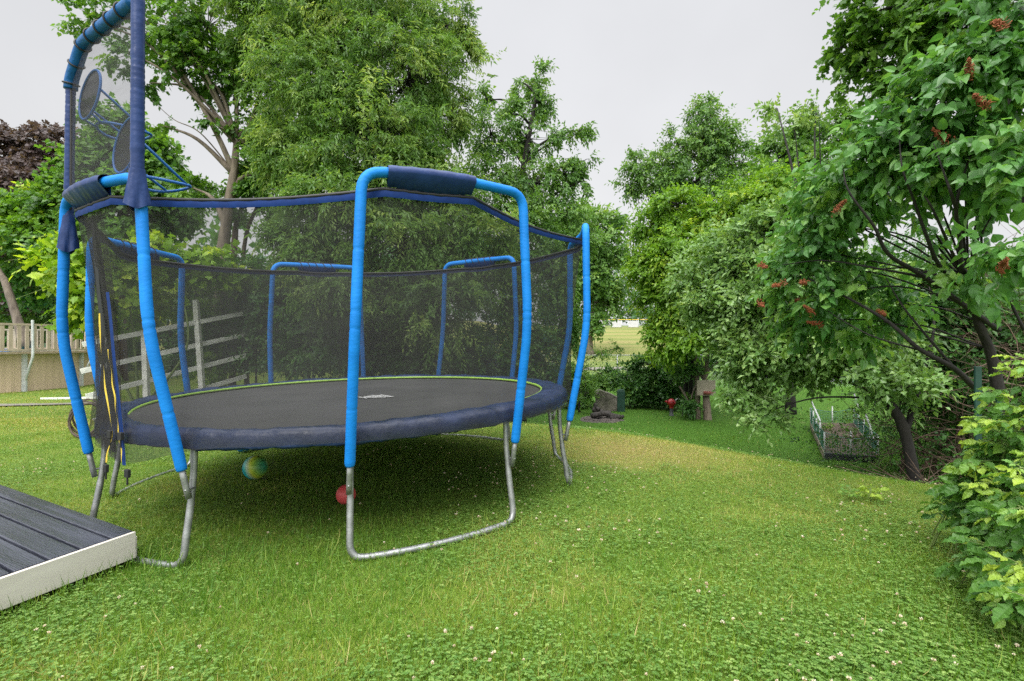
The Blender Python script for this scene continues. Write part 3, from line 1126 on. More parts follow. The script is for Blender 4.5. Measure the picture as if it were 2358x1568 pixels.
for z, h_ in ((HW + 0.10, 0.05), (HW + 0.86, 0.06)):
    aa = np.linspace(0, 2 * PI, 91)
    for i in range(90):
        g.bar((RRd * math.cos(aa[i]), RRd * math.sin(aa[i]), z), (RRd * math.cos(aa[i + 1]), RRd * math.sin(aa[i + 1]), z), 0.05, h_)
ns = 150
for i in range(ns):
    a_ = i * 2 * PI / ns
    c = np.array([RRd * math.cos(a_), RRd * math.sin(a_), HW + 0.47])
    g.box(c, (0.03, 0.095, 0.74), rot=a_)
g.build('railing', M['slat'], pool, smooth=False)
raft = empty('inflatable_raft', (-16.75, 16.0, HW - 0.02))
tag(raft, 'white and blue inflatable raft floating in the pool behind railing', 'pool float')
for nm, m_, y0, r_ in (('tube', M['sign'], 0, 0.19), ('cushion', M['blueball'], 0, 0.14)):
    g = Geo()
    aa = np.linspace(0, 2 * PI, 49)
    if nm == 'tube':
        g.tube(np.stack([0.75 * np.cos(aa), 0.42 * np.sin(aa), 0.12 + 0 * aa], -1), r_, 12, False)
    else:
        g.tube(np.stack([0.95 * np.cos(aa), 0.58 * np.sin(aa), 0.02 + 0 * aa], -1), r_, 12, False)
    g.build(nm, m_, raft)

# ------------------------------------------------------------------ vine trellis
tr = tag(empty('vine_trellis', (-6.83, 11.3, 0)), 'white weathered rail trellis carrying the grape vine behind the trampoline', 'trellis')
TO = np.array([-6.83, 11.3, 0])
for (uL, vL), (uR, vR) in zip([(190, 793), (186, 855), (198, 913), (215, 970)], [(572, 719), (568, 769), (567, 818), (567, 866)]):
    a, b = at(uL, vL, 9.8), at(uR, vR, 12.3)
    g = Geo()
    g.bar(a - TO, b - TO, 0.03, 0.095)
    g.build('rail', M['trellis'], tr, smooth=False)
for (u0, v0, y0, u1, v1) in ((447, 690, 11.35, 464, 925), (328, 770, 10.55, 336, 1000)):
    a, b = at(u0, v0, y0), at(u1, v1, y0)
    b[2] = min(b[2], 0.1)
    g = Geo()
    g.bar(a - TO + (0, 0.06, 0), b - TO + (0, 0.06, 0), 0.1, 0.09)
    g.build('post', M['trellis'], tr, smooth=False)
g = Geo()
a, b = at(95, 918, 13.5), at(232, 901, 13.5)
g.bar((a[0], a[1], 0.02), (b[0], b[1], 0.05), 0.06, 0.05)
tag(g.build('edging_board', M['trellis'], smooth=False), 'thin white edging board lying on the lawn near the pool', 'board')

# coil of brown vine standing on edge by the left pole
hc = at(196, 952, 8.0)
coil = tag(empty('vine_coil', (hc[0], hc[1], 0)), 'brown coiled ring standing on the lawn behind the left trampoline leg', 'coil')
for k in range(5):
    g = Geo()
    aa = np.linspace(0, 2 * PI * 0.97, 50)
    R = 0.25 + 0.012 * k + 0.02 * np.sin(aa * 2 + k)
    q = np.stack([R * np.cos(aa) * 0.9, 0.03 * k + 0.04 * np.sin(aa + k), 0.27 + R * np.sin(aa)], -1)
    g.tube(q, 0.014 + 0.003 * np.sin(aa * 5 + k), 7)
    g.build('strand', M['hose'], coil)

# ------------------------------------------------------------------ lower yard things
def ground_at(u, y):
    x = (u - CU) / FPX * y
    return np.array([x, y, float(gz(x, y))])


# fire pit
fpp = ground_at(1384, 15.7)
pit = tag(empty('fire_pit', fpp), 'round ash fire pit ringed with stones on the lower lawn', 'fire pit')
g = Geo()
g.lathe([(0.001, 0.05), (0.35, 0.05), (0.55, 0.035), (0.66, 0.0)], 30)
g.v[0] += np.stack([0.04 * rng.standard_normal(len(g.v[0])), 0.04 * rng.standard_normal(len(g.v[0])), 0.012 * rng.standard_normal(len(g.v[0]))], -1)
g.build('ash_bed', M['ash'], pit)


def stone(c, s, seed, n=12):
    r_ = np.random.default_rng(seed)
    a = np.linspace(-PI / 2, PI / 2, 8)
    b = np.arange(n) * 2 * PI / n
    P = np.stack([np.cos(a)[:, None] * np.cos(b), np.cos(a)[:, None] * np.sin(b), np.repeat(np.sin(a)[:, None], n, 1)], -1)
    k = r_.uniform(0.82, 1.12, (8, n, 1))
    k[0] = k[0].mean()
    k[-1] = k[-1].mean()
    return P * k * np.asarray(s) + np.asarray(c)


for i in range(15):
    a_ = i * 2 * PI / 15
    if 0.3 < a_ < 0.9:
        continue
    g = Geo()
    g.grid(stone((0.46 * math.cos(a_), 0.46 * math.sin(a_), 0.04), (0.085, 0.065, 0.04), i), closed_v=True)
    g.build('ring_stone', M['ash'], pit)
lgs = [((-0.30, -0.1, 0.14), (0.30, 0.1, 0.18), 0.085), ((-0.22, 0.2, 0.30), (0.55, -0.15, 0.10), 0.08), ((0.25, -0.25, 0.10), (0.68, 0.1, 0.09), 0.06), ((-0.05, 0.0, 0.30), (-0.18, 0.1, 0.50), 0.05)]
for i, (a, b, r_) in enumerate(lgs):
    g = Geo()
    q = smooth_path([a, (np.array(a) + b) / 2 + rng.uniform(-0.03, 0.03, 3), b], 5)
    g.tube(q, r_ * (1 + 0.08 * rng.standard_normal(len(q))), 9)
    o = g.build('charred_log', M['char'])
    o.location = fpp
    tag(o, ['thick charred log lying flat at the left of the fire pit', 'long charred log leaning across the top of the fire pit', 'short charred log at the right edge of the fire pit', 'charred stub standing up out of the fire pit'][i], 'log', 'logs in the fire pit')

# boulder, green panel and bits beside it
bl = ground_at(1398, 18.0)
g = Geo()
prof_ = np.array([(-0.36, -0.1), (-0.42, 0.62), (-0.28, 0.72), (0.05, 0.60), (0.46, 0.42), (0.50, -0.1)])
rows = []
for yy, k in ((-0.30, 0.96), (-0.24, 1.0), (0.1, 1.02), (0.4, 0.9)):
    rows.append([(x * k + 0.02 * rng.standard_normal(), yy + 0.03 * rng.standard_normal(), z * (1.0 if z < 0 else k) + 0.015 * rng.standard_normal()) for x, z in prof_])
g.grid(np.array(rows), closed_v=True)
g.add(rows[0], [[list(range(6))]])
g.add(rows[-1], [[list(range(5, -1, -1))]])
o = g.build('boulder', M['rock'], smooth=False, bevel=0.03)
o.location = bl
sb = o.modifiers.new('sub', 'SUBSURF')
sb.subdivision_type = 'SIMPLE'
sb.levels = sb.render_levels = 3
tx = bpy.data.textures.new('rock_noise', 'CLOUDS')
tx.noise_scale = 0.3
dm = o.modifiers.new('rough', 'DISPLACE')
dm.texture = tx
dm.strength = 0.1
tag(o, 'big angular grey boulder at the edge of the lower lawn', 'boulder')
q = ground_at(1430, 17.6)
g = Geo()
g.box((0, 0, 0.34), (0.26, 0.09, 0.74))
g.box((0, 0, 0.72), (0.20, 0.07, 0.06))
o = g.build('green_post', M['darkgreen'], smooth=False, bevel=0.02)
o.location = q
tag(o, 'dark green squat post standing against the right side of the boulder', 'post')

# red capped hydrant-like ornament
q = ground_at(1546, 16.6)
hy = tag(empty('garden_hydrant', q), 'small red capped dark post standing beside the shrubs on the lower lawn', 'garden ornament')
g = Geo()
g.lathe([(0.085, -0.03), (0.085, 0.02), (0.06, 0.04), (0.058, 0.26), (0.07, 0.28)], 16)
g.build('dark_post', M['greyplastic'], hy)
g = Geo()
g.lathe([(0.065, 0.24), (0.07, 0.30), (0.10, 0.34), (0.135, 0.38), (0.14, 0.42), (0.12, 0.48), (0.07, 0.52), (0.02, 0.54), (0.001, 0.545)], 18)
g.tube([(-0.12, -0.02, 0.44), (-0.2, -0.05, 0.46)], 0.035, 8)
g.build('red_cap', M['redplastic'], hy)
g = Geo()
g.tube([(0.09, 0, 0.45), (0.2, 0.03, 0.55), (0.26, 0.03, 0.53)], 0.012, 6)
g.build('spout', M['poolframe'], hy)

# backboard on tree trunk
q = at(1626, 893, 15.6)
bbd = tag(empty('basketball_backboard', q), 'beige backboard with small red rim mounted on a tree trunk', 'backboard')
g = Geo()
g.box((0, 0, 0), (0.56, 0.03, 0.46))
g.build('board', M['board'], bbd, smooth=False, bevel=0.008)
g = Geo()
aa = np.linspace(0, 2 * PI, 29)
g.tube(np.stack([0.02 + 0.125 * np.cos(aa), -0.16 + 0.125 * np.sin(aa), np.full_like(aa, -0.13)], -1), 0.014, 7, False)
g.box((0.02, -0.025, -0.15), (0.22, 0.02, 0.10))
g.build('rim', M['fadedrim'], bbd)

# vegetable bed with mesh fence
C0, C1 = ground_at(1898, 10.35), ground_at(2021, 10.05)
C3, C2 = ground_at(1866, 14.2), ground_at(1966, 14.2)
for c in (C0, C1, C2, C3):
    c[2] = float(gz(c[0], c[1])) + 0.0
bo = C0.copy()
bed = tag(empty('vegetable_bed', bo), 'raised vegetable bed fenced with green mesh and white pipes', 'garden bed')
cor = [C0 - bo, C1 - bo, C2 - bo, C3 - bo]
up = np.array([0, 0, 1.0])
for i in range(4):
    a, b = cor[i], cor[(i + 1) % 4]
    g = Geo()
    g.bar(a + up * 0.06, b + up * 0.06, 0.035, 0.15)
    if i == 0:
        for k in range(34):
            c = a + (b - a) * (k + 0.5) / 34
            d = unit(b - a)
            nn = np.array([d[1], -d[0], 0])
            g.bar(c + nn * 0.022 + up * 0.0, c + nn * 0.022 + up * 0.13, 0.012, 0.014)
    g.build('edge_board', M['greyplastic'] if i == 0 else M['timber'], bed, smooth=False)
    # mesh panel
    g = Geo()
    ln = np.linalg.norm(b - a)
    hgt = 0.42
    nx = int(ln / 0.045)
    for k in range(nx + 1):
        c = a + (b - a) * k / nx
        sag = 0.10 * math.sin(PI * k / nx)
        g.bar(c + up * 0.12, c + up * (0.12 + hgt - sag), 0.005, 0.005)
    for k in range(9):
        pts = []
        for j in range(11):
            f_ = j / 10
            pts.append(a + (b - a) * f_ + up * (0.12 + (hgt - 0.10 * math.sin(PI * f_)) * k / 8))
        g.tube(pts, 0.003 if k < 8 else 0.008, 4)
    g.build('wire_mesh', M['greenmesh'], bed, smooth=False)
    npo = 2 if i % 2 == 0 else 4
    for k in range(npo):
        c = a + (b - a) * k / npo
        g = Geo()
        g.tube([c + up * -0.05, c + up * (0.54 + 0.05 * (k % 2))], 0.018, 8)
        g.build('stake', M['pvc'], bed)
for (a, b) in ((cor[0] * 0.75 + cor[3] * 0.25 + up * 0.62, cor[3] + up * 0.78), (cor[1] + up * 0.36 + (cor[2] - cor[1]) * 0.1, cor[1] + (cor[2] - cor[1]) * 0.42 + up * 0.7), (cor[1] + (cor[2] - cor[1]) * 0.75 + up * 0.7, cor[2] + up * 0.95)):
    g = Geo()
    g.tube([a, b], 0.021, 8)
    g.build('top_pipe', M['pvc'], bed)
g = Geo()
P = []
for f_ in np.linspace(0.03, 0.97, 24):
    row = []
    for h_ in np.linspace(0.04, 0.96, 10):
        c = (cor[0] * (1 - h_) + cor[1] * h_) * (1 - f_) + (cor[3] * (1 - h_) + cor[2] * h_) * f_
        row.append(c + up * (0.10 + 0.03 * rng.standard_normal()))
    P.append(row)
g.grid(np.array(P))
g.build('soil', M['soil'], bed)

# chain link fence at the end of the yard
def wire_fence(name, a, b, hgt, step, label, cat, cell, wire, post_m, cap=None):
    a, b = np.asarray(a, float), np.asarray(b, float)
    root = tag(empty(name, a), label, cat)
    ln = np.linalg.norm(b[:2] - a[:2])
    n = int(ln / step)
    zz = lambda f_: np.array([(b - a)[0] * f_, (b - a)[1] * f_, float(gz(a[0] + (b - a)[0] * f_, a[1] + (b - a)[1] * f_)) - a[2]])
    for i in range(n + 1):
        c = zz(i / n)
        g = Geo()
        g.tube([c - up * 0.1, c + up * (hgt + 0.04)], 0.03, 8)
        g.build('fence_post', post_m, root)
    g = Geo()
    g.tube([zz(f_) + up * hgt for f_ in np.linspace(0, 1, n + 1)], 0.045 if cap else 0.02, 8)
    g.build('top_rail', cap or post_m, root)
    g = Geo()
    m_ = int(ln / cell)
    for i in range(m_):
        for sg in (0, 1):
            f0, f1 = i / m_, min(1, (i + hgt / cell) / m_)
            if sg:
                f0, f1 = f1, f0
            g.tube([zz(f0), zz(f1) + up * hgt * 0.98], wire, 3, False)
    g.build('chain_link', M['poolframe'], root)
    return root


wire_fence('chain_link_fence', ground_at(1420, 27) + (-10.2, 0, 0), ground_at(1420, 27) + (13.8, 0.6, 0), 1.7, 3.4, 'grey chain link fence between the yard and the field', 'fence', 0.14, 0.0018, M['steel'])
FY = 94.0
fx0 = (1300 - CU) / FPX * FY
fz_ = float(gz(fx0, FY))
wire_fence('outfield_fence', (fx0, FY, fz_), (fx0 + 34, FY, fz_), 1.5, 3.0, 'distant playing field fence with a bright yellow top cap', 'fence', 0.35, 0.006, M['steel'], M['yellowcap'])
for i, (u, lab) in enumerate(((1338, 'leftmost white sign on the distant yellow capped fence'), (1380, 'white sign on distant fence second from the left'), (1419, 'white sign in the middle of the open view of the distant fence'), (1458, 'rightmost white sign on the distant fence, half hidden by leaves'))):
    x = (u - CU) / FPX * FY
    o = empty('field_sign', (x, FY - 0.15, fz_ + 0.62))
    tag(o, lab, 'sign', 'white signs along the distant fence')
    g = Geo()
    g.box((0, 0, 0.1), (1.75, 0.03, 1.15))
    g.build('panel', M['sign'], o, smooth=False)
    g = Geo()
    for sx_ in (-0.95, 0.95):
        g.tube([(sx_, 0, -0.75), (sx_, 0, 0.75)], 0.05, 6)
    g.build('sign_post', M['poolframe'], o)

# ------------------------------------------------------------------ foliage
def tmpl(kind):
    """leaf template: verts (along, side, lift), triangles/quads"""
    if kind == 'oval':
        return np.array([(0, 0, 0), (0.42, 0.5, 0.10), (1, 0, -0.10), (0.42, -0.5, 0.10)], float), [[[0, 3, 2], [0, 2, 1]]]
    if kind == 'lance':
        return np.array([(0, 0, 0), (0.38, 0.5, 0.06), (1, 0, -0.22), (0.38, -0.5, 0.06)], float), [[[0, 3, 2], [0, 2, 1]]]
    if kind == 'heart':
        v = [(0.0, 0, 0), (-0.06, 0.2, 0.05), (0.08, 0.44, 0.10), (0.35, 0.5, 0.11), (0.65, 0.32, 0.05), (1.0, 0, -0.13)]
        v = np.array(v + [(a, -b, c) for a, b, c in v[1:5]] + [(0.4, 0, -0.01)], float)
        return v, [[[0, 10, 2, 1], [10, 5, 4, 3], [0, 6, 7, 10], [10, 8, 9, 5]], [[10, 3, 2], [10, 7, 8]]]
    if kind == 'serr':
        rt = [(0.0, 0.0), (0.1, 0.2), (0.16, 0.33), (0.24, 0.36), (0.3, 0.46), (0.42, 0.44), (0.48, 0.49), (0.58, 0.40), (0.66, 0.40), (0.76, 0.24), (0.84, 0.20), (1.0, 0.0)]
        n = len(rt)
        V = [(a, b, 0.05 * math.sin(a * 22) + 0.12 * b) for a, b in rt] + [(a, -b, 0.05 * math.sin(a * 22 + 1) + 0.12 * b) for a, b in rt[1:-1]]
        mid_ = [(a, 0, -0.02 - 0.10 * a * a) for a, b in rt[1:-1]]
        m0 = len(V)
        V += mid_
        F4, F3 = [], []
        for i in range(n - 1):
            l0, l1 = i, i + 1
            c0 = 0 if i == 0 else m0 + i - 1
            c1 = n - 1 if i == n - 2 else m0 + i
            r0 = 0 if i == 0 else n + i - 1
            r1 = n - 1 if i == n - 2 else n + i
            if i == 0:
                F3 += [[0, c1, l1], [0, r1, c1]]
            elif i == n - 2:
                F3 += [[c0, n - 1, l0], [c0, r0, n - 1]]
            else:
                F4 += [[c0, c1, l1, l0], [c0, r0, r1, c1]]
        V = np.array(V, float)
        V[n - 1, 2] = -0.12
        return V, [F4, F3]
    if kind == 'lobed':
        rt = [(0.02, 0.0), (-0.12, 0.22), (0.02, 0.30), (0.12, 0.55), (0.30, 0.40), (0.52, 0.52), (0.62, 0.26), (0.80, 0.16), (1.0, 0.0)]
        V = [(a, b, 0.10 * b - 0.12 * a * a) for a, b in rt] + [(a, -b, 0.10 * b - 0.12 * a * a) for a, b in rt[1:-1]]
        n = len(rt)
        V.append((0.25, 0, 0.03))
        c = len(V) - 1
        lo = list(range(n)) + [n + i for i in range(n - 2)][::-1]
        F = [[c, lo[(i + 1) % len(lo)], lo[i]] for i in range(len(lo))]
        return np.array(V, float), [F]
    if kind == 'blade':
        return np.array([(0, 0.5, 0), (0, -0.5, 0), (0.55, 0.38, 0.10), (0.55, -0.38, 0.10), (1, 0, 0.0)], float), [[[0, 1, 3, 2]], [[2, 3, 4]]]


def leaves(g, P, D, Nn, Ls, Ws, kind, tint):
    """add len(P) leaves: base P, axis D, face normal Nn"""
    V, F = tmpl(kind)
    n = len(P)
    D = unit(D)
    S = unit(np.cross(Nn, D))
    U = np.cross(D, S)
    Ls, Ws = np.broadcast_to(Ls, (n,)), np.broadcast_to(Ws, (n,))
    W_ = P[:, None, :] + V[None, :, 0:1] * (D * Ls[:, None])[:, None, :] + V[None, :, 1:2] * (S * Ws[:, None])[:, None, :] + V[None, :, 2:3] * (U * Ls[:, None])[:, None, :]
    k = len(V)
    off = (np.arange(n) * k)[:, None, None]
    fs = [(np.asarray(f)[None] + off).reshape(-1, len(f[0])) for f in F]
    g.add(W_.reshape(-1, 3), fs, np.repeat(tint, k))


def rsph(n, r_):
    v = r_.standard_normal((n, 3))
    return unit(v)


def shoots(r_, blobs, per, droop, spread=0.55, shell=0.35, sub=18):
    """blobs: (centre, radii, shoots) -> base, direction, tint per shoot; plus twig skeleton"""
    B, D, T, sk = [], [], [], []
    for c, rad, n in blobs:
        ns_ = max(3, int(n / sub))
        d = rsph(ns_, r_)
        rr_ = shell + (1.04 - shell) * r_.random(ns_) ** 0.6
        far_ = r_.random(ns_) < 0.16
        rr_[far_] = r_.uniform(1.05, 1.4, far_.sum())
        cc = np.asarray(c) + d * np.asarray(rad) * rr_[:, None]
        for i in range(ns_):
            m_ = max(2, int(n / ns_ * (r_.uniform(0.5, 1.6) if not far_[i] else r_.uniform(0.25, 0.6))))
            q = cc[i] + r_.standard_normal((m_, 3)) * np.asarray(rad) * np.array([0.16, 0.16, 0.12])
            dr = unit((q - np.asarray(c)) / np.asarray(rad)) * 0.8 + rsph(m_, r_) * spread
            dr[:, 2] += droop
            B.append(q)
            D.append(unit(dr))
            tt = np.clip(r_.normal(0.45, 0.18), 0.05, 0.95)
            T.append(np.clip(tt + 0.13 * r_.standard_normal(m_), 0, 1))
            sk.append((np.asarray(c), cc[i]))
    return np.concatenate(B), np.concatenate(D), np.concatenate(T), sk


def spray(g, r_, B, D, T, n, length, lsize, lw, kind, droop=0.25, side=0.9, upn=0.9, pend=0.0):
    """each shoot carries n leaves alternating along it"""
    m_ = len(B)
    sl = length * r_.uniform(0.6, 1.25, m_)
    sidev = unit(np.cross(D, rsph(m_, r_)))
    for i in range(n):
        f_ = (i + 0.6) / n
        q = B + D * (sl * f_)[:, None]
        q[:, 2] -= droop * sl * f_ * f_
        sg = 1 if i % 2 else -1
        dl = D * (0.45 if i < n - 1 else 1.2) + sidev * sg * side * (1 - 0.5 * f_) + 0.3 * rsph(m_, r_)
        dl[:, 2] -= droop * 0.8 + pend
        nn = rsph(m_, r_) * 0.55 + np.array([0, 0, upn * 0.7]) + 0.75 * D * np.array([1, 1, 0.3])
        leaves(g, q, dl, nn, lsize * r_.uniform(0.5, 1.25, m_), lw * r_.uniform(0.55, 1.25, m_), kind, np.clip(T + 0.08 * r_.standard_normal(m_), 0, 1))


def blob(u, v, y, ru, rv, n, dy=None):
    c = at(u, v, y)
    k = y / FPX
    f = lambda q: max(0.55 * q, q - 0.2)
    return (c, (f(ru * k), (dy if dy else f(0.5 * (ru + rv) * k)), f(rv * k)), n)


def tree(name, label, blobs, base, trunk, r0, bark, leaf, kind, lsize, lw, n, length, droop=0.2, seed=1, cat='tree', group=None, upn=0.9, pend=0.0, shell=0.35, sub=18, twig=0.012, limb=0.3, spread=0.55, extra=None, dens=1.0):
    """trunk: list of points; every blob gets a limb from the trunk and twigs to its sprays"""
    r_ = np.random.default_rng(seed)
    base = np.asarray(base, float)
    root = tag(empty(name, base), label, cat, group)
    blobs = [(np.asarray(c) - base, rad, k * dens) for c, rad, k in blobs]
    tp = smooth_path([np.asarray(q, float) - base for q in trunk], 6)
    g = Geo()
    ln = len(tp)
    rad = r0 * (1 - 0.65 * np.linspace(0, 1, ln)) * (1 + 0.05 * r_.standard_normal(ln))
    rad[0] *= 1.25
    g.tube(tp, rad, 10)
    B, D, T, sk = shoots(r_, blobs, n, droop * -0.6, spread, shell, sub)
    for c, rd_, k in blobs:
        j0 = int(0.45 * ln)
        j = j0 + int(np.argmin(np.linalg.norm(tp[j0:] - (c - np.array([0, 0, 0.5 * np.linalg.norm(c - tp[-1])])), axis=1)))
        a = tp[j]
        md = (a + c) / 2 + np.array([0, 0, 0.12 * np.linalg.norm(c - a)]) + 0.05 * np.linalg.norm(c - a) * r_.standard_normal(3)
        q = smooth_path([a, md, c], 5)
        g.tube(q, np.linspace(max(twig * 1.6, min(rad[j] * 0.8, r0 * limb)), twig * 1.2, len(q)), 6)
    for a, b in sk:
        md = (a + b) / 2 + 0.08 * np.linalg.norm(b - a) * r_.standard_normal(3)
        q = smooth_path([a, md, b], 3)
        g.tube(q, np.linspace(twig, twig * 0.35, len(q)), 4, False)
    if extra:
        for q, ra, rb in extra:
            q = smooth_path([np.asarray(x, float) - base for x in q], 6)
            g.tube(q, np.linspace(ra, rb, len(q)), 7)
    g.build('trunk' if r0 > 0.035 else 'stems', bark, root)
    g = Geo()
    spray(g, r_, B, D, T, n, length, lsize, lw, kind, droop, upn=upn, pend=pend)
    g.build('crown' if r0 > 0.035 else 'foliage', leaf, root, smooth=False, tint=True)
    return root


def grd(u, y, dz=0.0):
    q = ground_at(u, y)
    q[2] += dz
    return q


# --- centre: drooping-leaf tree over the trampoline
tree('box_elder', 'tall dense tree with drooping yellow green leaves right behind the trampoline', [
    blob(840, 60, 12.3, 190, 110, 2300), blob(690, 60, 12.6, 150, 110, 1600), blob(940, 190, 11.8, 150, 130, 2000), blob(730, 210, 11.8, 150, 120, 2000),
    blob(860, 330, 11.2, 160, 110, 2000), blob(700, 360, 11.6, 100, 110, 1200), blob(960, 420, 11.2, 120, 100, 1500), blob(790, 470, 10.8, 140, 90, 1500),
    blob(700, 570, 10.7, 90, 80, 900), blob(930, 560, 10.8, 150, 100, 1600), blob(1030, 60, 12.5, 70, 90, 420), blob(1060, 110, 12.4, 45, 60, 160), blob(1030, 250, 12.2, 60, 80, 420), blob(800, 660, 10.6, 120, 90, 1100), blob(1010, 690, 10.8, 130, 110, 1300),
    blob(600, -20, 12.8, 130, 80, 900), blob(600, 110, 12.7, 70, 70, 450), blob(625, 290, 12.2, 50, 70, 300), blob(860, -90, 12.8, 200, 90, 1300), blob(1080, 560, 11.2, 110, 100, 1200)],
    grd(850, 12.6), [grd(850, 12.6, -0.1), at(845, 760, 12.5), at(830, 560, 12.4), at(850, 330, 12.3), at(840, 120, 12.4)], 0.17, M['darkbark'], L['elder'], 'lance', 0.130, 0.043, 9, 0.34, 0.36, seed=11, dens=0.9, pend=0.12, upn=0.7, sub=28, shell=0.3)

# --- left: thin maple with a visible grey trunk
tree('leaning_maple', 'airy maple with bare grey trunk and long limbs reaching up to the left', [
    blob(225, 45, 12.6, 110, 45, 190), blob(300, 120, 12.8, 80, 60, 170), blob(390, 60, 13, 100, 80, 520), blob(480, 60, 13.2, 110, 90, 700), blob(430, 150, 13, 90, 50, 260),
    blob(350, 190, 13, 45, 30, 70), blob(510, 190, 13.4, 70, 60, 300), blob(590, 160, 13.5, 80, 110, 700), blob(580, 290, 13.6, 70, 70, 420), blob(500, 290, 13.2, 40, 30, 40), blob(590, 400, 13.6, 60, 50, 300),
    blob(440, 430, 13.6, 70, 36, 160), blob(640, 300, 13.6, 70, 90, 600), blob(350, -40, 13, 160, 60, 600), blob(380, 290, 13.0, 22, 16, 26)],
    grd(500, 13.4), [grd(500, 13.4, -0.1), at(510, 640, 13.4), at(520, 520, 13.4), at(538, 400, 13.4), at(545, 320, 13.4)], 0.20, M['bark'], L['maple'], 'lobed', 0.105, 0.105, 7, 0.34, 0.22, seed=12, dens=0.48, shell=0.15, sub=10, limb=0.45, twig=0.011,
    extra=[([at(540, 400, 13.4), at(500, 310, 13.2), at(440, 200, 13), at(385, 110, 13), at(330, 40, 12.8)], 0.075, 0.02), ([at(545, 330, 13.4), at(470, 250, 13.2), at(410, 170, 13), at(330, 95, 12.8), at(220, 50, 12.6)], 0.07, 0.015),
           ([at(530, 385, 13.4), at(460, 305, 13.1), at(400, 275, 13.0), at(350, 230, 12.9)], 0.02, 0.005), ([at(560, 330, 13.4), at(600, 200, 13.5), at(590, 60, 13.4)], 0.06, 0.02)])
# second and third trunks beside it
tree('slender_maple', 'slim double stemmed maple just right of the leaning grey trunk', [
    blob(610, 420, 14.2, 70, 60, 420), blob(660, 470, 14.2, 70, 60, 420), blob(560, 470, 14.4, 70, 50, 260), blob(630, 330, 14.4, 70, 60, 420), blob(470, 460, 14.6, 70, 50, 260)],
    grd(545, 14.3), [grd(535, 14.3, -0.1), at(540, 560, 14.3), at(560, 470, 14.3), at(600, 380, 14.3)], 0.10, M['brownbark'], L['mid'], 'oval', 0.13, 0.08, 6, 0.32, 0.2, seed=13, dens=0.6, shell=0.2,
    extra=[([grd(570, 14.4, -0.1), at(560, 600, 14.3), at(590, 480, 14.3), at(640, 400, 14.3)], 0.07, 0.03)])

# --- right part of the backdrop: taller spiky tree behind
tree('spiky_crown_tree', 'upright loose tree whose dark sprigs stand against the open sky', [
    blob(1237, 190, 15.5, 40, 50, 300), blob(1250, 240, 15.4, 38, 40, 240), blob(1190, 190, 15.6, 16, 30, 50), blob(1180, 265, 15.4, 45, 50, 260), blob(1120, 230, 15.4, 26, 36, 90), blob(1130, 310, 15, 70, 70, 560), blob(1215, 320, 15, 60, 60, 520), blob(1290, 320, 14.8, 36, 38, 170), blob(1330, 300, 14.8, 28, 26, 100),
    blob(1345, 370, 14.6, 34, 26, 120), blob(1300, 400, 14.6, 50, 40, 280), blob(1345, 415, 14.5, 20, 18, 60), blob(1230, 420, 14.4, 90, 70, 950), blob(1120, 430, 14.2, 90, 80, 900), blob(1290, 490, 14.2, 70, 50, 560), blob(1190, 520, 13.6, 100, 70, 1000), blob(1320, 560, 14, 50, 50, 420), blob(1150, 640, 13.2, 110, 90, 1100), blob(1270, 640, 13.6, 70, 90, 800), blob(1180, 770, 13, 110, 80, 800)],
    grd(1200, 14.6), [grd(1200, 14.6, -0.1), at(1195, 700, 14.6), at(1190, 500, 14.6), at(1215, 330, 15), at(1235, 220, 15.4)], 0.15, M['darkbark'], L['mid'], 'oval', 0.125, 0.066, 7, 0.34, 0.3, seed=14, dens=0.55, pend=0.25, shell=0.25, sub=12)

# --- shrub layer behind the net
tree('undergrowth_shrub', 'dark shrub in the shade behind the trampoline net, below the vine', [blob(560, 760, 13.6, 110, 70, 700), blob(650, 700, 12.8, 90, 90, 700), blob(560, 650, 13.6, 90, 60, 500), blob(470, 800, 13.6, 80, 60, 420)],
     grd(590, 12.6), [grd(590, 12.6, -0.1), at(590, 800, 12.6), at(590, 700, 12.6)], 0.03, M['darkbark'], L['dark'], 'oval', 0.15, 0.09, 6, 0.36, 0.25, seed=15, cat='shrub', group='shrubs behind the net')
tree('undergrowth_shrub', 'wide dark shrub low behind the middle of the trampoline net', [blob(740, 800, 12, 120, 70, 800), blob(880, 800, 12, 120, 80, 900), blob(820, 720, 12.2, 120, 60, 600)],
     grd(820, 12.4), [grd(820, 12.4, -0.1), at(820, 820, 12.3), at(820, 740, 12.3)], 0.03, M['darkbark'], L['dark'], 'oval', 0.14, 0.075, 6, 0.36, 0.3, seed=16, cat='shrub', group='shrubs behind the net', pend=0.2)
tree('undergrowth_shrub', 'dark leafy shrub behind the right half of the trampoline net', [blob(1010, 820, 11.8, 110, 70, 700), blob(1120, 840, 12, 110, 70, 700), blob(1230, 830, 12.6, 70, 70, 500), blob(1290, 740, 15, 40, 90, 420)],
     grd(1100, 12.6), [grd(1100, 12.6, -0.1), at(1100, 860, 12.5), at(1100, 800, 12.5)], 0.03, M['darkbark'], L['dark'], 'oval', 0.13, 0.07, 6, 0.36, 0.3, seed=17, cat='shrub', group='shrubs behind the net')

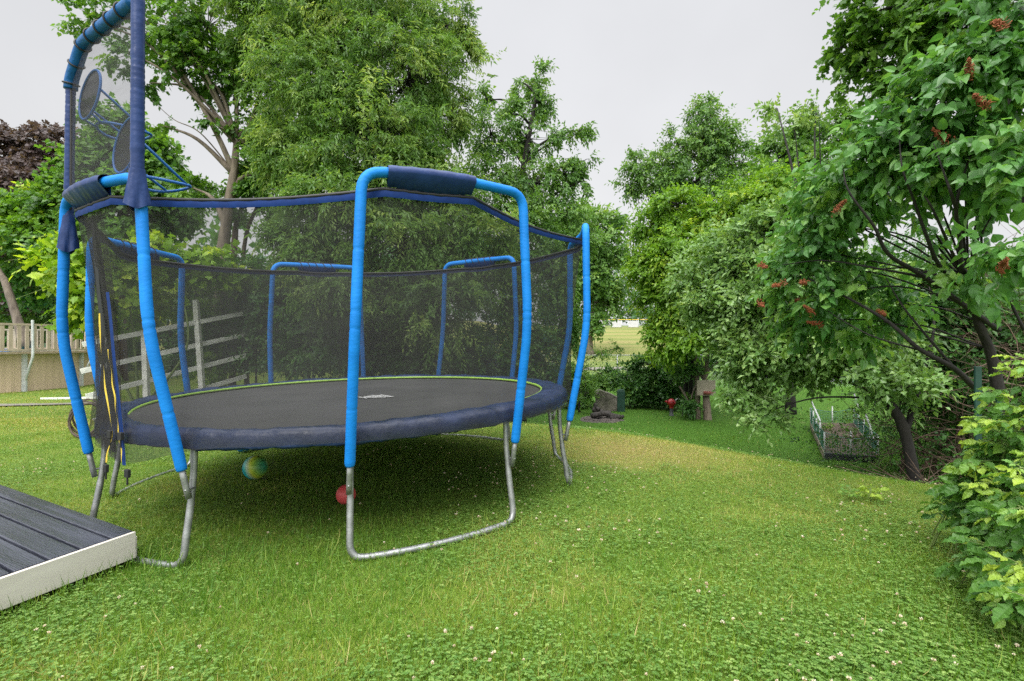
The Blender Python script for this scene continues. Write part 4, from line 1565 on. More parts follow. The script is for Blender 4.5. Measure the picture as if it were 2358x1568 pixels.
# --- far left trees
tree('purple_maple', 'dark purple leaved maple at the left edge', [
    blob(40, 370, 25, 75, 60, 900), blob(115, 340, 25, 55, 50, 620), blob(20, 330, 25, 30, 35, 200), blob(165, 380, 25, 60, 60, 700), blob(90, 440, 24.5, 120, 60, 1300), blob(210, 390, 25.5, 50, 50, 420), blob(40, 560, 23, 110, 90, 800), blob(80, 650, 22.5, 110, 60, 500), blob(-60, 480, 25, 90, 130, 1100)],
    grd(70, 25), [grd(70, 25, -0.1), at(70, 640, 25), at(80, 500, 25), at(90, 400, 25)], 0.28, M['darkbark'], L['purple'], 'lobed', 0.15, 0.15, 8, 0.55, 0.25, seed=18, dens=0.8, sub=14)
tree('bright_maple', 'fresh green round crowned maple behind the hoop frame', [
    blob(265, 300, 20, 60, 60, 620), blob(310, 360, 20, 80, 70, 950), blob(230, 390, 19.5, 70, 70, 800), blob(370, 380, 20, 50, 60, 420), blob(180, 470, 19, 90, 70, 950), blob(300, 480, 19, 110, 70, 1200), blob(400, 470, 19.5, 70, 60, 600), blob(150, 560, 18.5, 90, 60, 700), blob(260, 570, 18.5, 110, 60, 800), blob(60, 640, 19.5, 80, 60, 600), blob(120, 590, 19, 60, 40, 300)],
    grd(280, 20), [grd(280, 20, -0.1), at(280, 640, 20), at(285, 480, 20), at(280, 340, 20)], 0.2, M['brownbark'], L['maple'], 'lobed', 0.17, 0.17, 6, 0.5, 0.2, seed=19, dens=0.7, sub=14)
tree('pale_maple', 'pale yellow green tree below the purple maple at the left', [
    blob(35, 480, 19, 60, 40, 520), blob(100, 520, 18.5, 50, 35, 420), blob(30, 540, 18.5, 60, 35, 480), blob(-40, 500, 19, 70, 60, 500), blob(90, 460, 19.2, 35, 30, 200)],
    grd(20, 18.6), [at(60, 800, 17.4), at(35, 720, 17.5), at(12, 650, 17.6), at(-10, 600, 18), at(20, 530, 18.6)], 0.16, M['bark'], L['lime'], 'lobed', 0.15, 0.15, 6, 0.45, 0.25, seed=20)
tree('yard_shrub', 'dark green shrub standing behind the pool railing', [blob(190, 680, 23, 80, 70, 700), blob(100, 700, 23.5, 90, 60, 620), blob(270, 760, 22, 60, 70, 520), blob(20, 700, 24, 70, 60, 420), blob(230, 800, 20, 26, 40, 160)],
     grd(200, 23), [grd(200, 23, -0.1), at(200, 760, 23), at(200, 690, 23)], 0.03, M['darkbark'], L['mid'], 'oval', 0.15, 0.10, 6, 0.4, 0.2, seed=21, cat='shrub')

# --- grape vine on the trellis
r_ = np.random.default_rng(22)
vb = grd(300, 10.6)
vine = tag(empty('grape_vine', vb), 'bright lime grape vine sprawling over the white trellis', 'vine')
vbl = [blob(175, 600, 10.2, 90, 60, 150), blob(150, 680, 10.2, 55, 60, 70), blob(270, 600, 10.5, 60, 50, 90), blob(350, 580, 11, 70, 40, 130), blob(430, 600, 11.3, 80, 36, 150), blob(520, 610, 11.8, 70, 30, 110), blob(300, 690, 11.4, 80, 60, 110), blob(190, 730, 10.4, 50, 50, 70), blob(420, 680, 12.4, 90, 50, 110), blob(560, 690, 13, 50, 50, 60), blob(520, 850, 12.8, 60, 40, 60), blob(220, 660, 10.2, 60, 60, 100)]
vbl = [(c - vb, rd, n) for c, rd, n in vbl]
B, D, T, sk = shoots(r_, vbl, 5, 0.0, 0.7, 0.1, 9)
g = Geo()
spray(g, r_, B, D, np.clip(T + 0.1, 0, 1), 5, 0.42, 0.15, 0.155, 'lobed', 0.25, upn=0.7)
canes = []
for (u0, v0, u1, v1) in ((200, 560, 60, 548), (180, 590, 10, 602), (190, 640, 30, 690), (200, 700, 90, 752), (210, 575, 90, 640), (330, 560, 345, 520), (470, 590, 500, 575)):
    a, b = at(u0, v0, 10.2) - vb, at(u1, v1, 9.7) - vb
    q = smooth_path([a, (a + b) / 2 + np.array([0, 0, 0.07]) + 0.03 * r_.standard_normal(3), b], 8)
    canes.append(q)
    k = len(q)
    for i in range(3, k, 2):
        n_ = 2
        leaves(g, np.repeat(q[i:i + 1], n_, 0) + 0.02 * r_.standard_normal((n_, 3)), r_.standard_normal((n_, 3)) * 0.6 + np.array([-0.3, -0.2, -0.5]), r_.standard_normal((n_, 3)) * 0.5 + np.array([0.1, -0.5, 0.7]), 0.145 * (1.1 - i / k), 0.15 * (1.1 - i / k), 'lobed', r_.uniform(0.5, 1.0, n_))
g.build('foliage', L['grape'], vine, smooth=False, tint=True)
g = Geo()
for q in canes:
    g.tube(q, np.linspace(0.009, 0.003, len(q)), 5, False)
for a, b in sk:
    g.tube(smooth_path([a, (a + b) / 2 + 0.05 * r_.standard_normal(3), b], 4), 0.006, 4, False)
for u in (300, 420, 240):
    q = smooth_path([grd(320, 10.9) - vb, at(u + 10, 800, 10.8) - vb, at(u - 10, 640, 10.7) - vb], 8)
    g.tube(q, np.linspace(0.03, 0.015, len(q)), 7)
g.build('canes', M['greenstem'], vine)

# --- trees right of the trampoline
tree('field_tree', 'single tree with stout brown trunk out on the playing field', [
    blob(1360, 540, 57, 70, 60, 700), blob(1330, 620, 57, 60, 60, 600), blob(1390, 620, 57, 45, 60, 520), blob(1370, 690, 57, 50, 40, 400), blob(1300, 560, 58, 60, 80, 600), blob(1385, 745, 56, 18, 22, 60), blob(1335, 740, 57, 25, 20, 70)],
    grd(1359, 57), [grd(1359, 57, -0.1), at(1358, 780, 57), at(1355, 700, 57), at(1362, 560, 57)], 0.42, M['bark'], L['mid'], 'oval', 0.55, 0.36, 6, 1.3, 0.2, seed=23, twig=0.04)
tree('sapling', 'thin dark stemmed sapling with sparse leaves beside the right trampoline pole', [
    blob(1328, 770, 17.5, 22, 60, 90), blob(1335, 850, 17.3, 26, 40, 70), blob(1385, 815, 17.2, 50, 14, 60), blob(1425, 800, 17.2, 25, 10, 28), blob(1380, 860, 17, 50, 16, 70), blob(1350, 905, 17, 30, 26, 90)],
    grd(1335, 17.4), [grd(1335, 17.4, -0.1), at(1332, 880, 17.4), at(1328, 760, 17.4), at(1326, 700, 17.4)], 0.05, M['darkbark'], L['mid'], 'oval', 0.085, 0.05, 6, 0.35, 0.15, seed=24, shell=0.1, sub=6, twig=0.008)
tree('yellow_maple', 'bright yellow green tree right of the gap to the field', [
    blob(1512, 510, 15.5, 60, 45, 620), blob(1560, 470, 15.2, 55, 40, 520), blob(1502, 600, 15.5, 55, 60, 800), blob(1570, 570, 15, 80, 70, 1200), blob(1650, 500, 15, 60, 50, 620), blob(1515, 690, 15.5, 50, 50, 620), blob(1590, 680, 15, 80, 70, 1000), blob(1660, 610, 14.6, 70, 80, 1000), blob(1545, 780, 15.2, 60, 50, 600), blob(1590, 770, 14.8, 50, 45, 420), blob(1720, 470, 14.6, 70, 70, 820), blob(1700, 560, 14.2, 80, 70, 900), blob(1770, 520, 13.8, 70, 70, 800), blob(1640, 690, 14.4, 60, 60, 600), blob(1560, 640, 15, 60, 60, 600), blob(1780, 430, 14.2, 60, 50, 500), blob(1485, 640, 15.8, 25, 50, 160)],
    grd(1575, 16.4), [grd(1575, 16.4, -0.1), at(1580, 860, 16.2), at(1570, 740, 15.4), at(1560, 620, 15.4), at(1560, 500, 15.3)], 0.08, M['darkbark'], L['lime'], 'oval', 0.15, 0.085, 7, 0.40, 0.25, seed=25, dens=0.6, pend=0.2, sub=13,
    extra=[([grd(1585, 16.4), at(1600, 800, 15.6), at(1640, 620, 15.2), at(1650, 500, 15)], 0.07, 0.025)])
tree('tall_cherry', 'tall dark green tree rising above the yellow green one', [
    blob(1470, 400, 21, 40, 45, 320), blob(1455, 360, 21, 18, 22, 60), blob(1530, 400, 21, 50, 55, 620), blob(1560, 330, 21, 35, 45, 320), blob(1610, 260, 20.5, 30, 45, 260), blob(1620, 330, 20.5, 55, 60, 720), blob(1660, 310, 20.5, 40, 50, 420), blob(1690, 370, 20.5, 50, 50, 520), blob(1600, 420, 20.5, 90, 50, 900), blob(1645, 235, 20.5, 16, 22, 50), blob(1440, 430, 21.2, 30, 18, 90)],
    grd(1600, 21), [grd(1600, 21, -0.1), at(1600, 700, 21), at(1600, 480, 21), at(1620, 320, 20.6)], 0.2, M['darkbark'], L['mid'], 'oval', 0.16, 0.088, 7, 0.5, 0.3, seed=26, dens=0.65, pend=0.2, shell=0.25, sub=12)
tree('young_maple', 'green maple between the tall dark tree and the lilac', [
    blob(1800, 370, 17, 60, 60, 800), blob(1760, 440, 16.5, 60, 60, 800), blob(1860, 330, 17, 50, 55, 620), blob(1900, 400, 16, 60, 60, 700), blob(1840, 450, 16, 70, 50, 700), blob(1930, 300, 17, 40, 50, 420)],
    grd(1820, 17), [grd(1820, 17, -0.1), at(1820, 700, 17), at(1820, 500, 17), at(1830, 360, 17)], 0.15, M['darkbark'], L['maple'], 'oval', 0.16, 0.10, 6, 0.42, 0.2, seed=27, dens=0.8, sub=13)
tree('backboard_tree', 'small forked tree whose lower trunk carries the beige backboard', [
    blob(1640, 720, 15.6, 60, 60, 520), blob(1575, 850, 16, 40, 26, 160), blob(1588, 930, 15.8, 16, 26, 90), blob(1690, 800, 16, 60, 60, 420)],
    grd(1626, 15.75), [grd(1630, 15.75, -0.1), at(1627, 930, 15.75), at(1624, 860, 15.85), at(1632, 760, 15.9), at(1640, 680, 15.9)], 0.13, M['bark'], L['dark'], 'oval', 0.12, 0.07, 6, 0.35, 0.25, seed=28,
    extra=[([grd(1606, 15.9, -0.1), at(1606, 900, 15.9), at(1598, 780, 15.9)], 0.09, 0.06), ([grd(1602, 15.9, -0.1), at(1585, 925, 15.9), at(1565, 890, 15.9)], 0.05, 0.03)])
# low greenery along the far side of the lower lawn
for i, (bl_, lab) in enumerate((
        ([blob(1330, 900, 18.6, 40, 32, 320), blob(1300, 880, 19, 40, 40, 260), blob(1370, 880, 19.2, 40, 20, 220)], 'light green low shrubs left of the boulder'),
        ([blob(1450, 865, 19.6, 60, 22, 380), blob(1480, 905, 18.6, 50, 30, 420)], 'low leafy shrub directly right of the boulder'),
        ([blob(1540, 890, 18.2, 50, 34, 480), blob(1570, 840, 18, 60, 40, 480), blob(1500, 840, 18.6, 50, 36, 420)], 'dark bushy shrub behind the small red ornament'))):
    c = bl_[0][0]
    bs = np.array([c[0], c[1], float(gz(c[0], c[1]))])
    tree('low_shrub', lab, bl_, bs, [bs - (0, 0, 0.1), bs + (0, 0, 0.3), bs + (0, 0, 0.7)], 0.03, M['darkbark'], L['mid' if i < 1 else 'dark'], 'oval', 0.14, 0.10, 6, 0.36, 0.15, seed=30 + i, cat='shrub', group='low shrubs edging the lower lawn')

# --- grey-green small tree with dark leaning trunk
tree('dogwood', 'grey green small leaved tree on a dark leaning trunk above the vegetable bed', [
    blob(1690, 600, 9.0, 90, 80, 520), blob(1780, 540, 8.6, 90, 80, 620), blob(1640, 700, 9.2, 60, 70, 320), blob(1730, 700, 8.6, 90, 80, 620), blob(1840, 640, 8.0, 110, 90, 820), blob(1700, 780, 8.9, 60, 50, 260), blob(1780, 800, 8.3, 90, 70, 520), blob(1890, 770, 7.6, 100, 80, 620), blob(1980, 700, 7.2, 100, 100, 620), blob(1870, 830, 7.9, 80, 40, 240), blob(1960, 790, 7.4, 90, 60, 380), blob(1720, 900, 8.5, 50, 36, 110), blob(1760, 950, 8.2, 30, 26, 60),
    blob(1790, 250, 9.6, 26, 22, 26), blob(1880, 250, 9.4, 26, 30, 30), blob(1830, 300, 9.4, 50, 40, 70), blob(1900, 480, 8.4, 80, 70, 420), blob(1600, 640, 9.6, 50, 60, 240), blob(1740, 620, 8.8, 80, 60, 420), blob(1840, 560, 8.5, 70, 60, 360), blob(2040, 780, 7.6, 80, 60, 420), blob(2085, 890, 6.85, 60, 50, 90), blob(2000, 850, 7.0, 50, 36, 60), blob(1720, 830, 8.7, 60, 40, 220)],
    grd(2112, 7.1), [grd(2112, 7.1, -0.15), at(2085, 1000, 7.1), at(2050, 930, 7.1), at(2000, 850, 7.2), at(1950, 760, 7.5), at(1890, 640, 7.9)], 0.082, M['darkbark'], L['grey'], 'oval', 0.105, 0.064, 8, 0.36, 0.12, seed=40, dens=0.95, sub=8, shell=0.2, twig=0.007, limb=0.22,
    extra=[([at(2060, 950, 7.15), at(2090, 850, 7.3), at(2040, 720, 7.4), at(1960, 600, 8)], 0.035, 0.006), ([at(2000, 850, 7.2), at(1880, 640, 8), at(1830, 420, 9), at(1790, 250, 9.6)], 0.035, 0.003), ([at(1950, 760, 7.5), at(1800, 650, 8.4), at(1680, 520, 9)], 0.03, 0.004), ([at(1890, 640, 7.9), at(1890, 420, 9), at(1885, 240, 9.4)], 0.026, 0.003),
           ([at(2085, 1000, 7.1), at(2120, 880, 7.2), at(2150, 760, 7.3), at(2140, 660, 7.4)], 0.045, 0.006)])

# --- lilac with large heart leaves and rusty flower heads
lbase = grd(2330, 4.7)
lil_blobs = [blob(1880, 470, 5.0, 60, 70, 90), blob(1960, 420, 4.6, 80, 80, 130), blob(2060, 330, 4.2, 90, 90, 150), blob(2170, 230, 3.9, 100, 90, 160), blob(2280, 150, 3.7, 100, 110, 170), blob(2140, 380, 4.0, 90, 70, 120), blob(2260, 330, 3.7, 110, 90, 160),
             blob(1900, 580, 5.0, 80, 50, 100), blob(1830, 640, 5.4, 70, 50, 90), blob(1990, 520, 4.9, 60, 40, 40), blob(1920, 680, 5.0, 80, 40, 80), blob(2010, 620, 5.0, 60, 40, 24), blob(2340, 420, 3.5, 60, 60, 70), blob(2330, 40, 3.7, 80, 70, 90), blob(2130, 540, 4.6, 60, 30, 14), blob(2310, 615, 3.4, 50, 32, 36), blob(2200, 640, 4.2, 60, 30, 30), blob(2250, 440, 3.9, 60, 36, 36), blob(1860, 740, 5.6, 80, 40, 90), blob(1960, 760, 5.4, 70, 40, 70), blob(2080, 700, 5.0, 80, 40, 60), blob(1850, 540, 5.4, 50, 50, 70)]
lil = tree('lilac', 'big lilac with large heart shaped leaves and rusty spent flower heads', lil_blobs, lbase,
           [lbase - (0, 0, 0.1), at(2292, 860, 4.7), at(2252, 740, 4.6), at(2230, 650, 4.5)], 0.06, M['darkbark'], L['lilac'], 'heart', 0.092, 0.070, 7, 0.29, 0.12, pend=0.5, seed=41, dens=0.88, cat='shrub', sub=6, shell=0.15, twig=0.005, limb=0.16, upn=0.55, spread=0.7,
           extra=[([at(2300, 760, 4.6), at(2131, 639, 4.4), at(2047, 586, 4.2), at(2012, 520, 4.1), at(1955, 441, 4.1), at(1940, 380, 4.2)], 0.024, 0.003),
                  ([at(2240, 690, 4.5), at(2167, 617, 4.2), at(2136, 551, 4.0), at(2105, 463, 3.9), at(2078, 388, 3.8), at(2070, 300, 3.9)], 0.02, 0.003),
                  ([at(2242, 661, 4.4), at(2215, 617, 4.1), at(2211, 551, 3.9), at(2202, 480, 3.7), at(2224, 388, 3.6), at(2260, 290, 3.6)], 0.024, 0.003),
                  ([at(2206, 612, 4.1), at(2149, 485, 3.8), at(2120, 440, 3.8)], 0.013, 0.003), ([at(2202, 480, 3.7), at(2185, 430, 3.6), at(2150, 330, 3.7)], 0.014, 0.003),
                  ([at(2300, 930, 4.8), at(2243, 890, 4.5), at(2196, 847, 4.4), at(2118, 804, 4.4), at(2047, 742, 4.5), at(1960, 690, 4.7), at(1860, 640, 5.0)], 0.030, 0.007),
                  ([at(2200, 850, 4.4), at(2090, 720, 4.4), at(2040, 640, 4.5)], 0.012, 0.004), ([at(2150, 815, 4.4), at(2000, 770, 4.6), at(1880, 700, 5.0)], 0.010, 0.003),
                  ([at(2330, 640, 4.2), at(2260, 560, 4.0), at(2300, 470, 3.8)], 0.016, 0.003), ([at(2358, 760, 4.3), at(2320, 680, 4.2), at(2300, 610, 3.6)], 0.014, 0.003),
                  ([at(2131, 639, 4.4), at(2030, 620, 4.5), at(1900, 600, 4.8), at(1800, 610, 5.0)], 0.012, 0.004)])
r_ = np.random.default_rng(43)
for (u, v, y) in ((1757, 612, 4.9), (1752, 700, 5.0), (1795, 655, 4.9), (1850, 650, 4.8), (1865, 715, 4.9), (1840, 690, 5.2), (2232, 160, 3.5), (2300, 55, 3.4), (2262, 235, 3.45), (2310, 612, 3.2), (2170, 315, 3.7), (1880, 745, 5.0), (1930, 480, 4.3), (2030, 720, 4.6)):
    g = Geo()
    c = at(u, v, y) - lbase
    ax_ = unit(np.array([r_.uniform(-0.8, 0.4), r_.uniform(-0.6, 0.2), r_.uniform(-0.2, 0.5)]))
    for k in range(80):
        f_ = r_.random()
        q = c + ax_ * (f_ - 0.4) * 0.14 + rsph(1, r_)[0] * 0.040 * (1.1 - f_) * r_.random() ** 0.4
        d = rsph(1, r_)[0] * 0.015
        g.tube([q - d, q + d], [0.0016, 0.0042], 4)
    g.tube([c - ax_ * 0.09, c + ax_ * 0.08], 0.002, 4)
    g.build('flower_head', M['seed'], lil)

# --- maple branches hanging in from the top right
tree('overhanging_maple', 'dark leaved maple hanging into the top right corner', [
    blob(1935, 110, 8.2, 40, 60, 170), blob(1960, 180, 8.2, 40, 45, 130), blob(1990, 50, 8, 60, 70, 280), blob(2080, 60, 7.6, 90, 80, 520), blob(2200, 30, 7.3, 120, 80, 620), blob(2330, 40, 7, 90, 90, 420), blob(2080, 170, 7.8, 80, 50, 240), blob(2250, 140, 7.4, 90, 60, 320), blob(2100, -60, 7.6, 160, 70, 500)],
    grd(2420, 8.4), [grd(2420, 8.4, -0.1), at(2400, 700, 8.3), at(2350, 350, 8), at(2250, 120, 7.6), at(2120, 20, 7.6)], 0.14, M['darkbark'], L['maple'], 'lobed', 0.095, 0.095, 7, 0.32, 0.2, seed=44, dens=0.42, sub=9, twig=0.008, shell=0.2)

# --- tangled bare thicket at the right
r_ = np.random.default_rng(45)
tb = grd(2280, 7.6)
th = tag(empty('bare_thicket', tb), 'tangled thicket of fine bare twigs at the right edge', 'bush')
g = Geo()
for i in range(1000):
    a = tb + np.array([r_.uniform(-0.35, 2.6), r_.uniform(-0.6, 2.2), r_.uniform(0.0, 2.2)])
    d = unit(np.array([r_.normal(-0.45, 0.8), r_.normal(-0.15, 0.5), r_.normal(0.35, 0.5)]))
    ln = r_.uniform(0.5, 1.7)
    q = [a, a + d * ln * 0.5 + 0.12 * r_.standard_normal(3), a + d * ln + 0.2 * r_.standard_normal(3)]
    q = smooth_path(np.array(q) - tb, 4)
    g.tube(q, np.linspace(r_.uniform(0.003, 0.011), 0.002, len(q)), 4, False)
for i in range(420):
    a = tb + np.array([r_.uniform(0.0, 2.6), r_.uniform(-0.4, 2.0), r_.uniform(1.8, 3.4)])
    d = unit(np.array([r_.normal(-0.5, 0.8), r_.normal(-0.1, 0.5), r_.normal(0.35, 0.4)]))
    ln = r_.uniform(0.5, 1.5)
    q = smooth_path(np.array([a, a + d * ln * 0.5 + 0.1 * r_.standard_normal(3), a + d * ln + 0.2 * r_.standard_normal(3)]) - tb, 4)
    g.tube(q, np.linspace(r_.uniform(0.003, 0.008), 0.002, len(q)), 4, False)
for i in range(16):
    a = tb + np.array([r_.uniform(-0.7, 1.9), r_.uniform(-0.4, 1.8), -0.2])
    b = a + np.array([r_.normal(-0.3, 0.6), r_.normal(0, 0.4), r_.uniform(1.6, 3.2)])
    q = smooth_path(np.array([a, (a + b) / 2 + 0.25 * r_.standard_normal(3), b]) - tb, 6)
    g.tube(q, np.linspace(0.04, 0.012, len(q)), 6)
for i in range(60):       # dead sticks fanned out at the foot
    a = grd(2120 + r_.uniform(-20, 60), 7.0 + r_.uniform(-0.2, 0.3))
    b = a + np.array([r_.normal(-0.25, 0.55), r_.normal(-0.1, 0.3), r_.uniform(0.05, 0.5)])
    g.tube(np.array([a, b]) - tb, [0.008, 0.003], 4, False)
g.build('twigs', M['brownbark'], th)
B, D, T, sk = shoots(r_, [(np.array([0.5, 1.2, 1.4]), (1.6, 1.3, 1.3), 800), (np.array([0.2, 1.4, 0.4]), (1.8, 1.2, 0.7), 700), (np.array([1.3, 1.2, 2.3]), (1.3, 1.2, 0.9), 520), (np.array([0.4, 1.0, 2.9]), (1.2, 1.0, 0.7), 260)], 6, 0.0, 0.8, 0.1, 7)
g = Geo()
spray(g, r_, B, D, T, 6, 0.3, 0.07, 0.042, 'oval', 0.15)
g.build('foliage', L['dark'], th, smooth=False, tint=True)
tree('understory_shrub', 'dense dark shrub filling the shade between the dogwood trunk and the lilac', [blob(2060, 760, 8.6, 90, 90, 620), blob(2150, 720, 8.4, 110, 110, 800), blob(2260, 780, 8.4, 120, 120, 800), blob(2190, 880, 8.3, 90, 90, 560), blob(2340, 880, 8.2, 90, 120, 520), blob(2080, 650, 8.4, 80, 70, 420)],
     grd(2230, 8.8), [grd(2230, 8.8, -0.1), at(2220, 900, 8.8), at(2200, 780, 8.8)], 0.03, M['darkbark'], L['dark'], 'oval', 0.10, 0.062, 7, 0.35, 0.2, seed=49, cat='shrub', sub=9, shell=0.2)
tree('hedge_shrub', 'mid green shrub filling the gap behind the bare thicket', [blob(2150, 930, 11, 130, 90, 700), blob(2250, 830, 11, 130, 110, 800), blob(2330, 940, 10.5, 110, 90, 600), blob(2390, 760, 11, 70, 90, 360), blob(2060, 850, 14, 90, 70, 520), blob(2150, 780, 12, 100, 80, 500)],
     grd(2220, 11), [grd(2220, 11, -0.1), at(2220, 900, 11), at(2240, 800, 11)], 0.03, M['darkbark'], L['mid'], 'oval', 0.10, 0.06, 6, 0.35, 0.2, seed=46, cat='shrub')

# --- raspberry clump in the right foreground
rb = grd(2290, 3.35)
r_ = np.random.default_rng(47)
ras = tag(empty('raspberry_bush', rb), 'leafy light green raspberry bush in the right foreground', 'bush')
gl, gs = Geo(), Geo()


def compound(P, D, size, tint):
    """one raspberry leaf: stalk with a big end leaflet and two side pairs"""
    D = unit(D)
    S = unit(np.cross(D, (0, 0, 1.0)))
    tip = P + D * size * 0.9 - np.array([0, 0, 0.12 * size])
    gs.tube([P, (P + tip) / 2 + np.array([0, 0, 0.05 * size]), tip], [0.0022, 0.0018, 0.0012], 4, False)
    nn = np.array([-0.15, -0.35, 0.9]) + 0.45 * r_.standard_normal(3)
    dn = np.array([0, 0, r_.uniform(-0.85, -0.15)])
    Ps, Ds, Ls = [tip], [D + dn], [size * 0.95]
    for f_, sc2 in ((0.72, 0.72),) + (((0.45, 0.62),) if r_.random() < 0.5 else ()):
        q = P + (tip - P) * f_
        for sg in (-1, 1):
            Ps.append(q)
            Ds.append(S * sg + D * 0.35 + dn * 0.8)
            Ls.append(size * sc2)
    n_ = len(Ps)
    Ls = np.array(Ls)
    leaves(gl, np.array(Ps), np.array(Ds) + 0.15 * r_.standard_normal((n_, 3)), nn + 0.35 * r_.standard_normal((n_, 3)), Ls * r_.uniform(0.85, 1.1, n_), Ls * r_.uniform(0.48, 0.62, n_), 'serr', np.clip(tint + 0.07 * r_.standard_normal(n_), 0, 1))


cane_specs = []
for (u, v, y) in ((2300, 850, 3.0), (2345, 860, 2.9), (2240, 890, 3.3), (2215, 960, 3.3), (2290, 930, 3.1), (2200, 1010, 3.4), (2190, 1080, 3.3), (2330, 960, 2.9), (2250, 1010, 3.2), (2320, 1060, 2.9), (2180, 1150, 3.5), (2230, 1110, 3.1), (2290, 1130, 3.0), (2345, 1160, 2.7), (2380, 900, 3.0), (2400, 1000, 2.9), (2400, 1120, 2.8), (2290, 1210, 2.9), (2240, 1180, 3.3), (2330, 1280, 2.6), (2300, 1320, 2.5), (2350, 1350, 2.4), (2340, 1230, 2.7), (2205, 1200, 3.5), (2270, 1180, 2.8), (2240, 1250, 2.9), (2290, 1330, 2.5), (2330, 1400, 2.3), (2210, 1060, 3.2), (2230, 960, 3.1), (2310, 1190, 2.5), (2260, 1290, 2.7), (2320, 1100, 2.6), (2290, 1390, 2.45)):
    cane_specs.append((at(u + 38, v - (22 if u > 2290 else -6), y), y))
for tip, y in cane_specs:
    foot = np.array([tip[0] + r_.uniform(-0.05, 0.35), tip[1] + r_.uniform(0.0, 0.5), 0])
    foot[2] = float(gz(foot[0], foot[1])) - 0.03
    md = foot * 0.45 + tip * 0.55 + np.array([0.1, 0.05, 0.15])
    q = smooth_path([foot - rb, md - rb, tip - rb], 9)
    gs.tube(q, np.linspace(0.0055, 0.003, len(q)), 6)
    nl = len(q)
    for i in range(5, nl):
        f_ = i / nl
        for k in range(2 if i < nl - 1 else 5):
            a_ = r_.uniform(0, 2 * PI)
            d = np.array([math.cos(a_) - 0.25, math.sin(a_) - 0.3, r_.uniform(-0.45, 0.5)])
            top_ = i >= nl - 3
            compound(q[i] + 0.01 * r_.standard_normal(3), d, (r_.uniform(0.05, 0.085) if top_ else r_.uniform(0.06, 0.125)), float(np.clip(r_.normal(0.80 if top_ else 0.34, 0.16), 0, 1)))
gl.build('foliage', L['rasp'], ras, smooth=False, tint=True)
gs.build('canes', M['greenstem'], ras)
q = grd(2252, 3.72)
g = Geo()
g.box((0, 0, 0.55), (0.045, 0.012, 1.5))
g.box((0, 0.016, 0.55), (0.012, 0.03, 1.5))
g.box((0, 0.0, 0.05), (0.12, 0.006, 0.12))
o = g.build('garden_stake', M['darkgreen'], smooth=False, bevel=0.003)
o.location = q
tag(o, 'dark green metal garden stake standing inside the raspberry bush', 'stake')
q = grd(2195, 4.6)
g = Geo()
g.box((0, 0, 0.45), (0.04, 0.012, 1.25))
g.box((0, 0.016, 0.45), (0.012, 0.03, 1.25))
o = g.build('garden_stake', M['darkgreen'], smooth=False, bevel=0.003)
o.location = grd(2300, 4.3)
tag(o, 'dark green metal stake rising behind the raspberry bush by the lilac', 'stake')

# weed seedling in the lawn and a lone one near it
for (u, v, lab, sz) in ((2003, 1150, 'small yellow green weed seedling in the right lawn', 0.085), (1955, 1150, 'tiny dull green weed seedling left of the yellow green one', 0.06)):
    y = 1.42 * FPX / (v - 790)
    q = grd(u, y)
    root = tag(empty('weed_seedling', q), lab, 'weed')
    gl, gs = Geo(), Geo()
    for k in range(7):
        a_ = k * 2.4
        compound(np.array([0, 0, 0.05 + 0.012 * k]), np.array([math.cos(a_), math.sin(a_), 0.5]), sz, 0.9 if sz > 0.07 else 0.6)
    gs.tube([(0, 0, -0.02), (0.005, 0, 0.14)], 0.003, 5)
    gl.build('foliage', L['rasp'], root, smooth=False, tint=True)
    gs.build('stem', M['greenstem'], root)

# bed plants
r_ = np.random.default_rng(48)
for i in range(9):
    f_, h_ = (i // 3 + 0.6) / 3.4, (i % 3 + 0.6) / 3.2
    c = (cor[0] * (1 - h_) + cor[1] * h_) * (1 - f_) + (cor[3] * (1 - h_) + cor[2] * h_) * f_ + bo + up * 0.1
    g = Geo()
    B, D, T, sk = shoots(r_, [(np.array([0, 0, 0.13]), (0.13, 0.13, 0.12), 14)], 5, 0.1, 0.8, 0.1, 5)
    spray(g, r_, B, D, T, 5, 0.12, 0.07, 0.04, 'oval', 0.15)
    o = g.build('vegetable_plant', L['mid'], smooth=False, tint=True)
    o.location = c
    row = ['front', 'middle', 'back'][i // 3]
    side_ = ['left', 'centre', 'right'][i % 3]
    tag(o, 'small green plant in the %s row of the fenced bed, %s side' % (row, side_), 'plant', 'plants in the vegetable bed')

# far woods: one mass
r_ = np.random.default_rng(50)
g = Geo()
bl_ = []
for i in range(70):
    x = -150 + i * 5.0 + r_.uniform(-2, 2)
    y = 108 + r_.uniform(0, 22)
    hgt = r_.uniform(17, 27) * (1.0 if x > -10 else 0.85)
    bl_.append((np.array([x, y, 5 + hgt * 0.55]), (5.5, 5, hgt * 0.42), 230))
    bl_.append((np.array([x + 2, y - 6, 6]), (5, 4, 5), 130))
for i in range(26):
    x = 14 + i * 1.6
    bl_.append((np.array([x, 33 + r_.uniform(-3, 8), 2.2]), (2.6, 2.2, 3.2), 130))
for i in range(30):
    x = -44 + i * 1.3
    bl_.append((np.array([x, 30 + r_.uniform(-2, 6), 2.6]), (2.6, 2.2, 4.2), 130))
B, D, T, sk = shoots(r_, bl_, 5, 0.0, 0.7, 0.35, 12)
spray(g, r_, B, D, T, 5, 1.1, 0.75, 0.5, 'oval', 0.2)
tag(g.build('far_woods', L['far'], smooth=False, tint=True), 'distant belt of mixed green trees beyond the field', 'trees', kind='stuff')

# ------------------------------------------------------------------ grass, clover
r_ = np.random.default_rng(60)


def inside_bed(x, y):
    def side(a, b):
        return (b[0] - a[0]) * (y - a[1]) - (b[1] - a[1]) * (x - a[0])
    k = [side(a, b) for a, b in ((C0, C1), (C1, C2), (C2, C3), (C3, C0))]
    return (k[0] > 0) & (k[1] > 0) & (k[2] > 0) & (k[3] > 0)


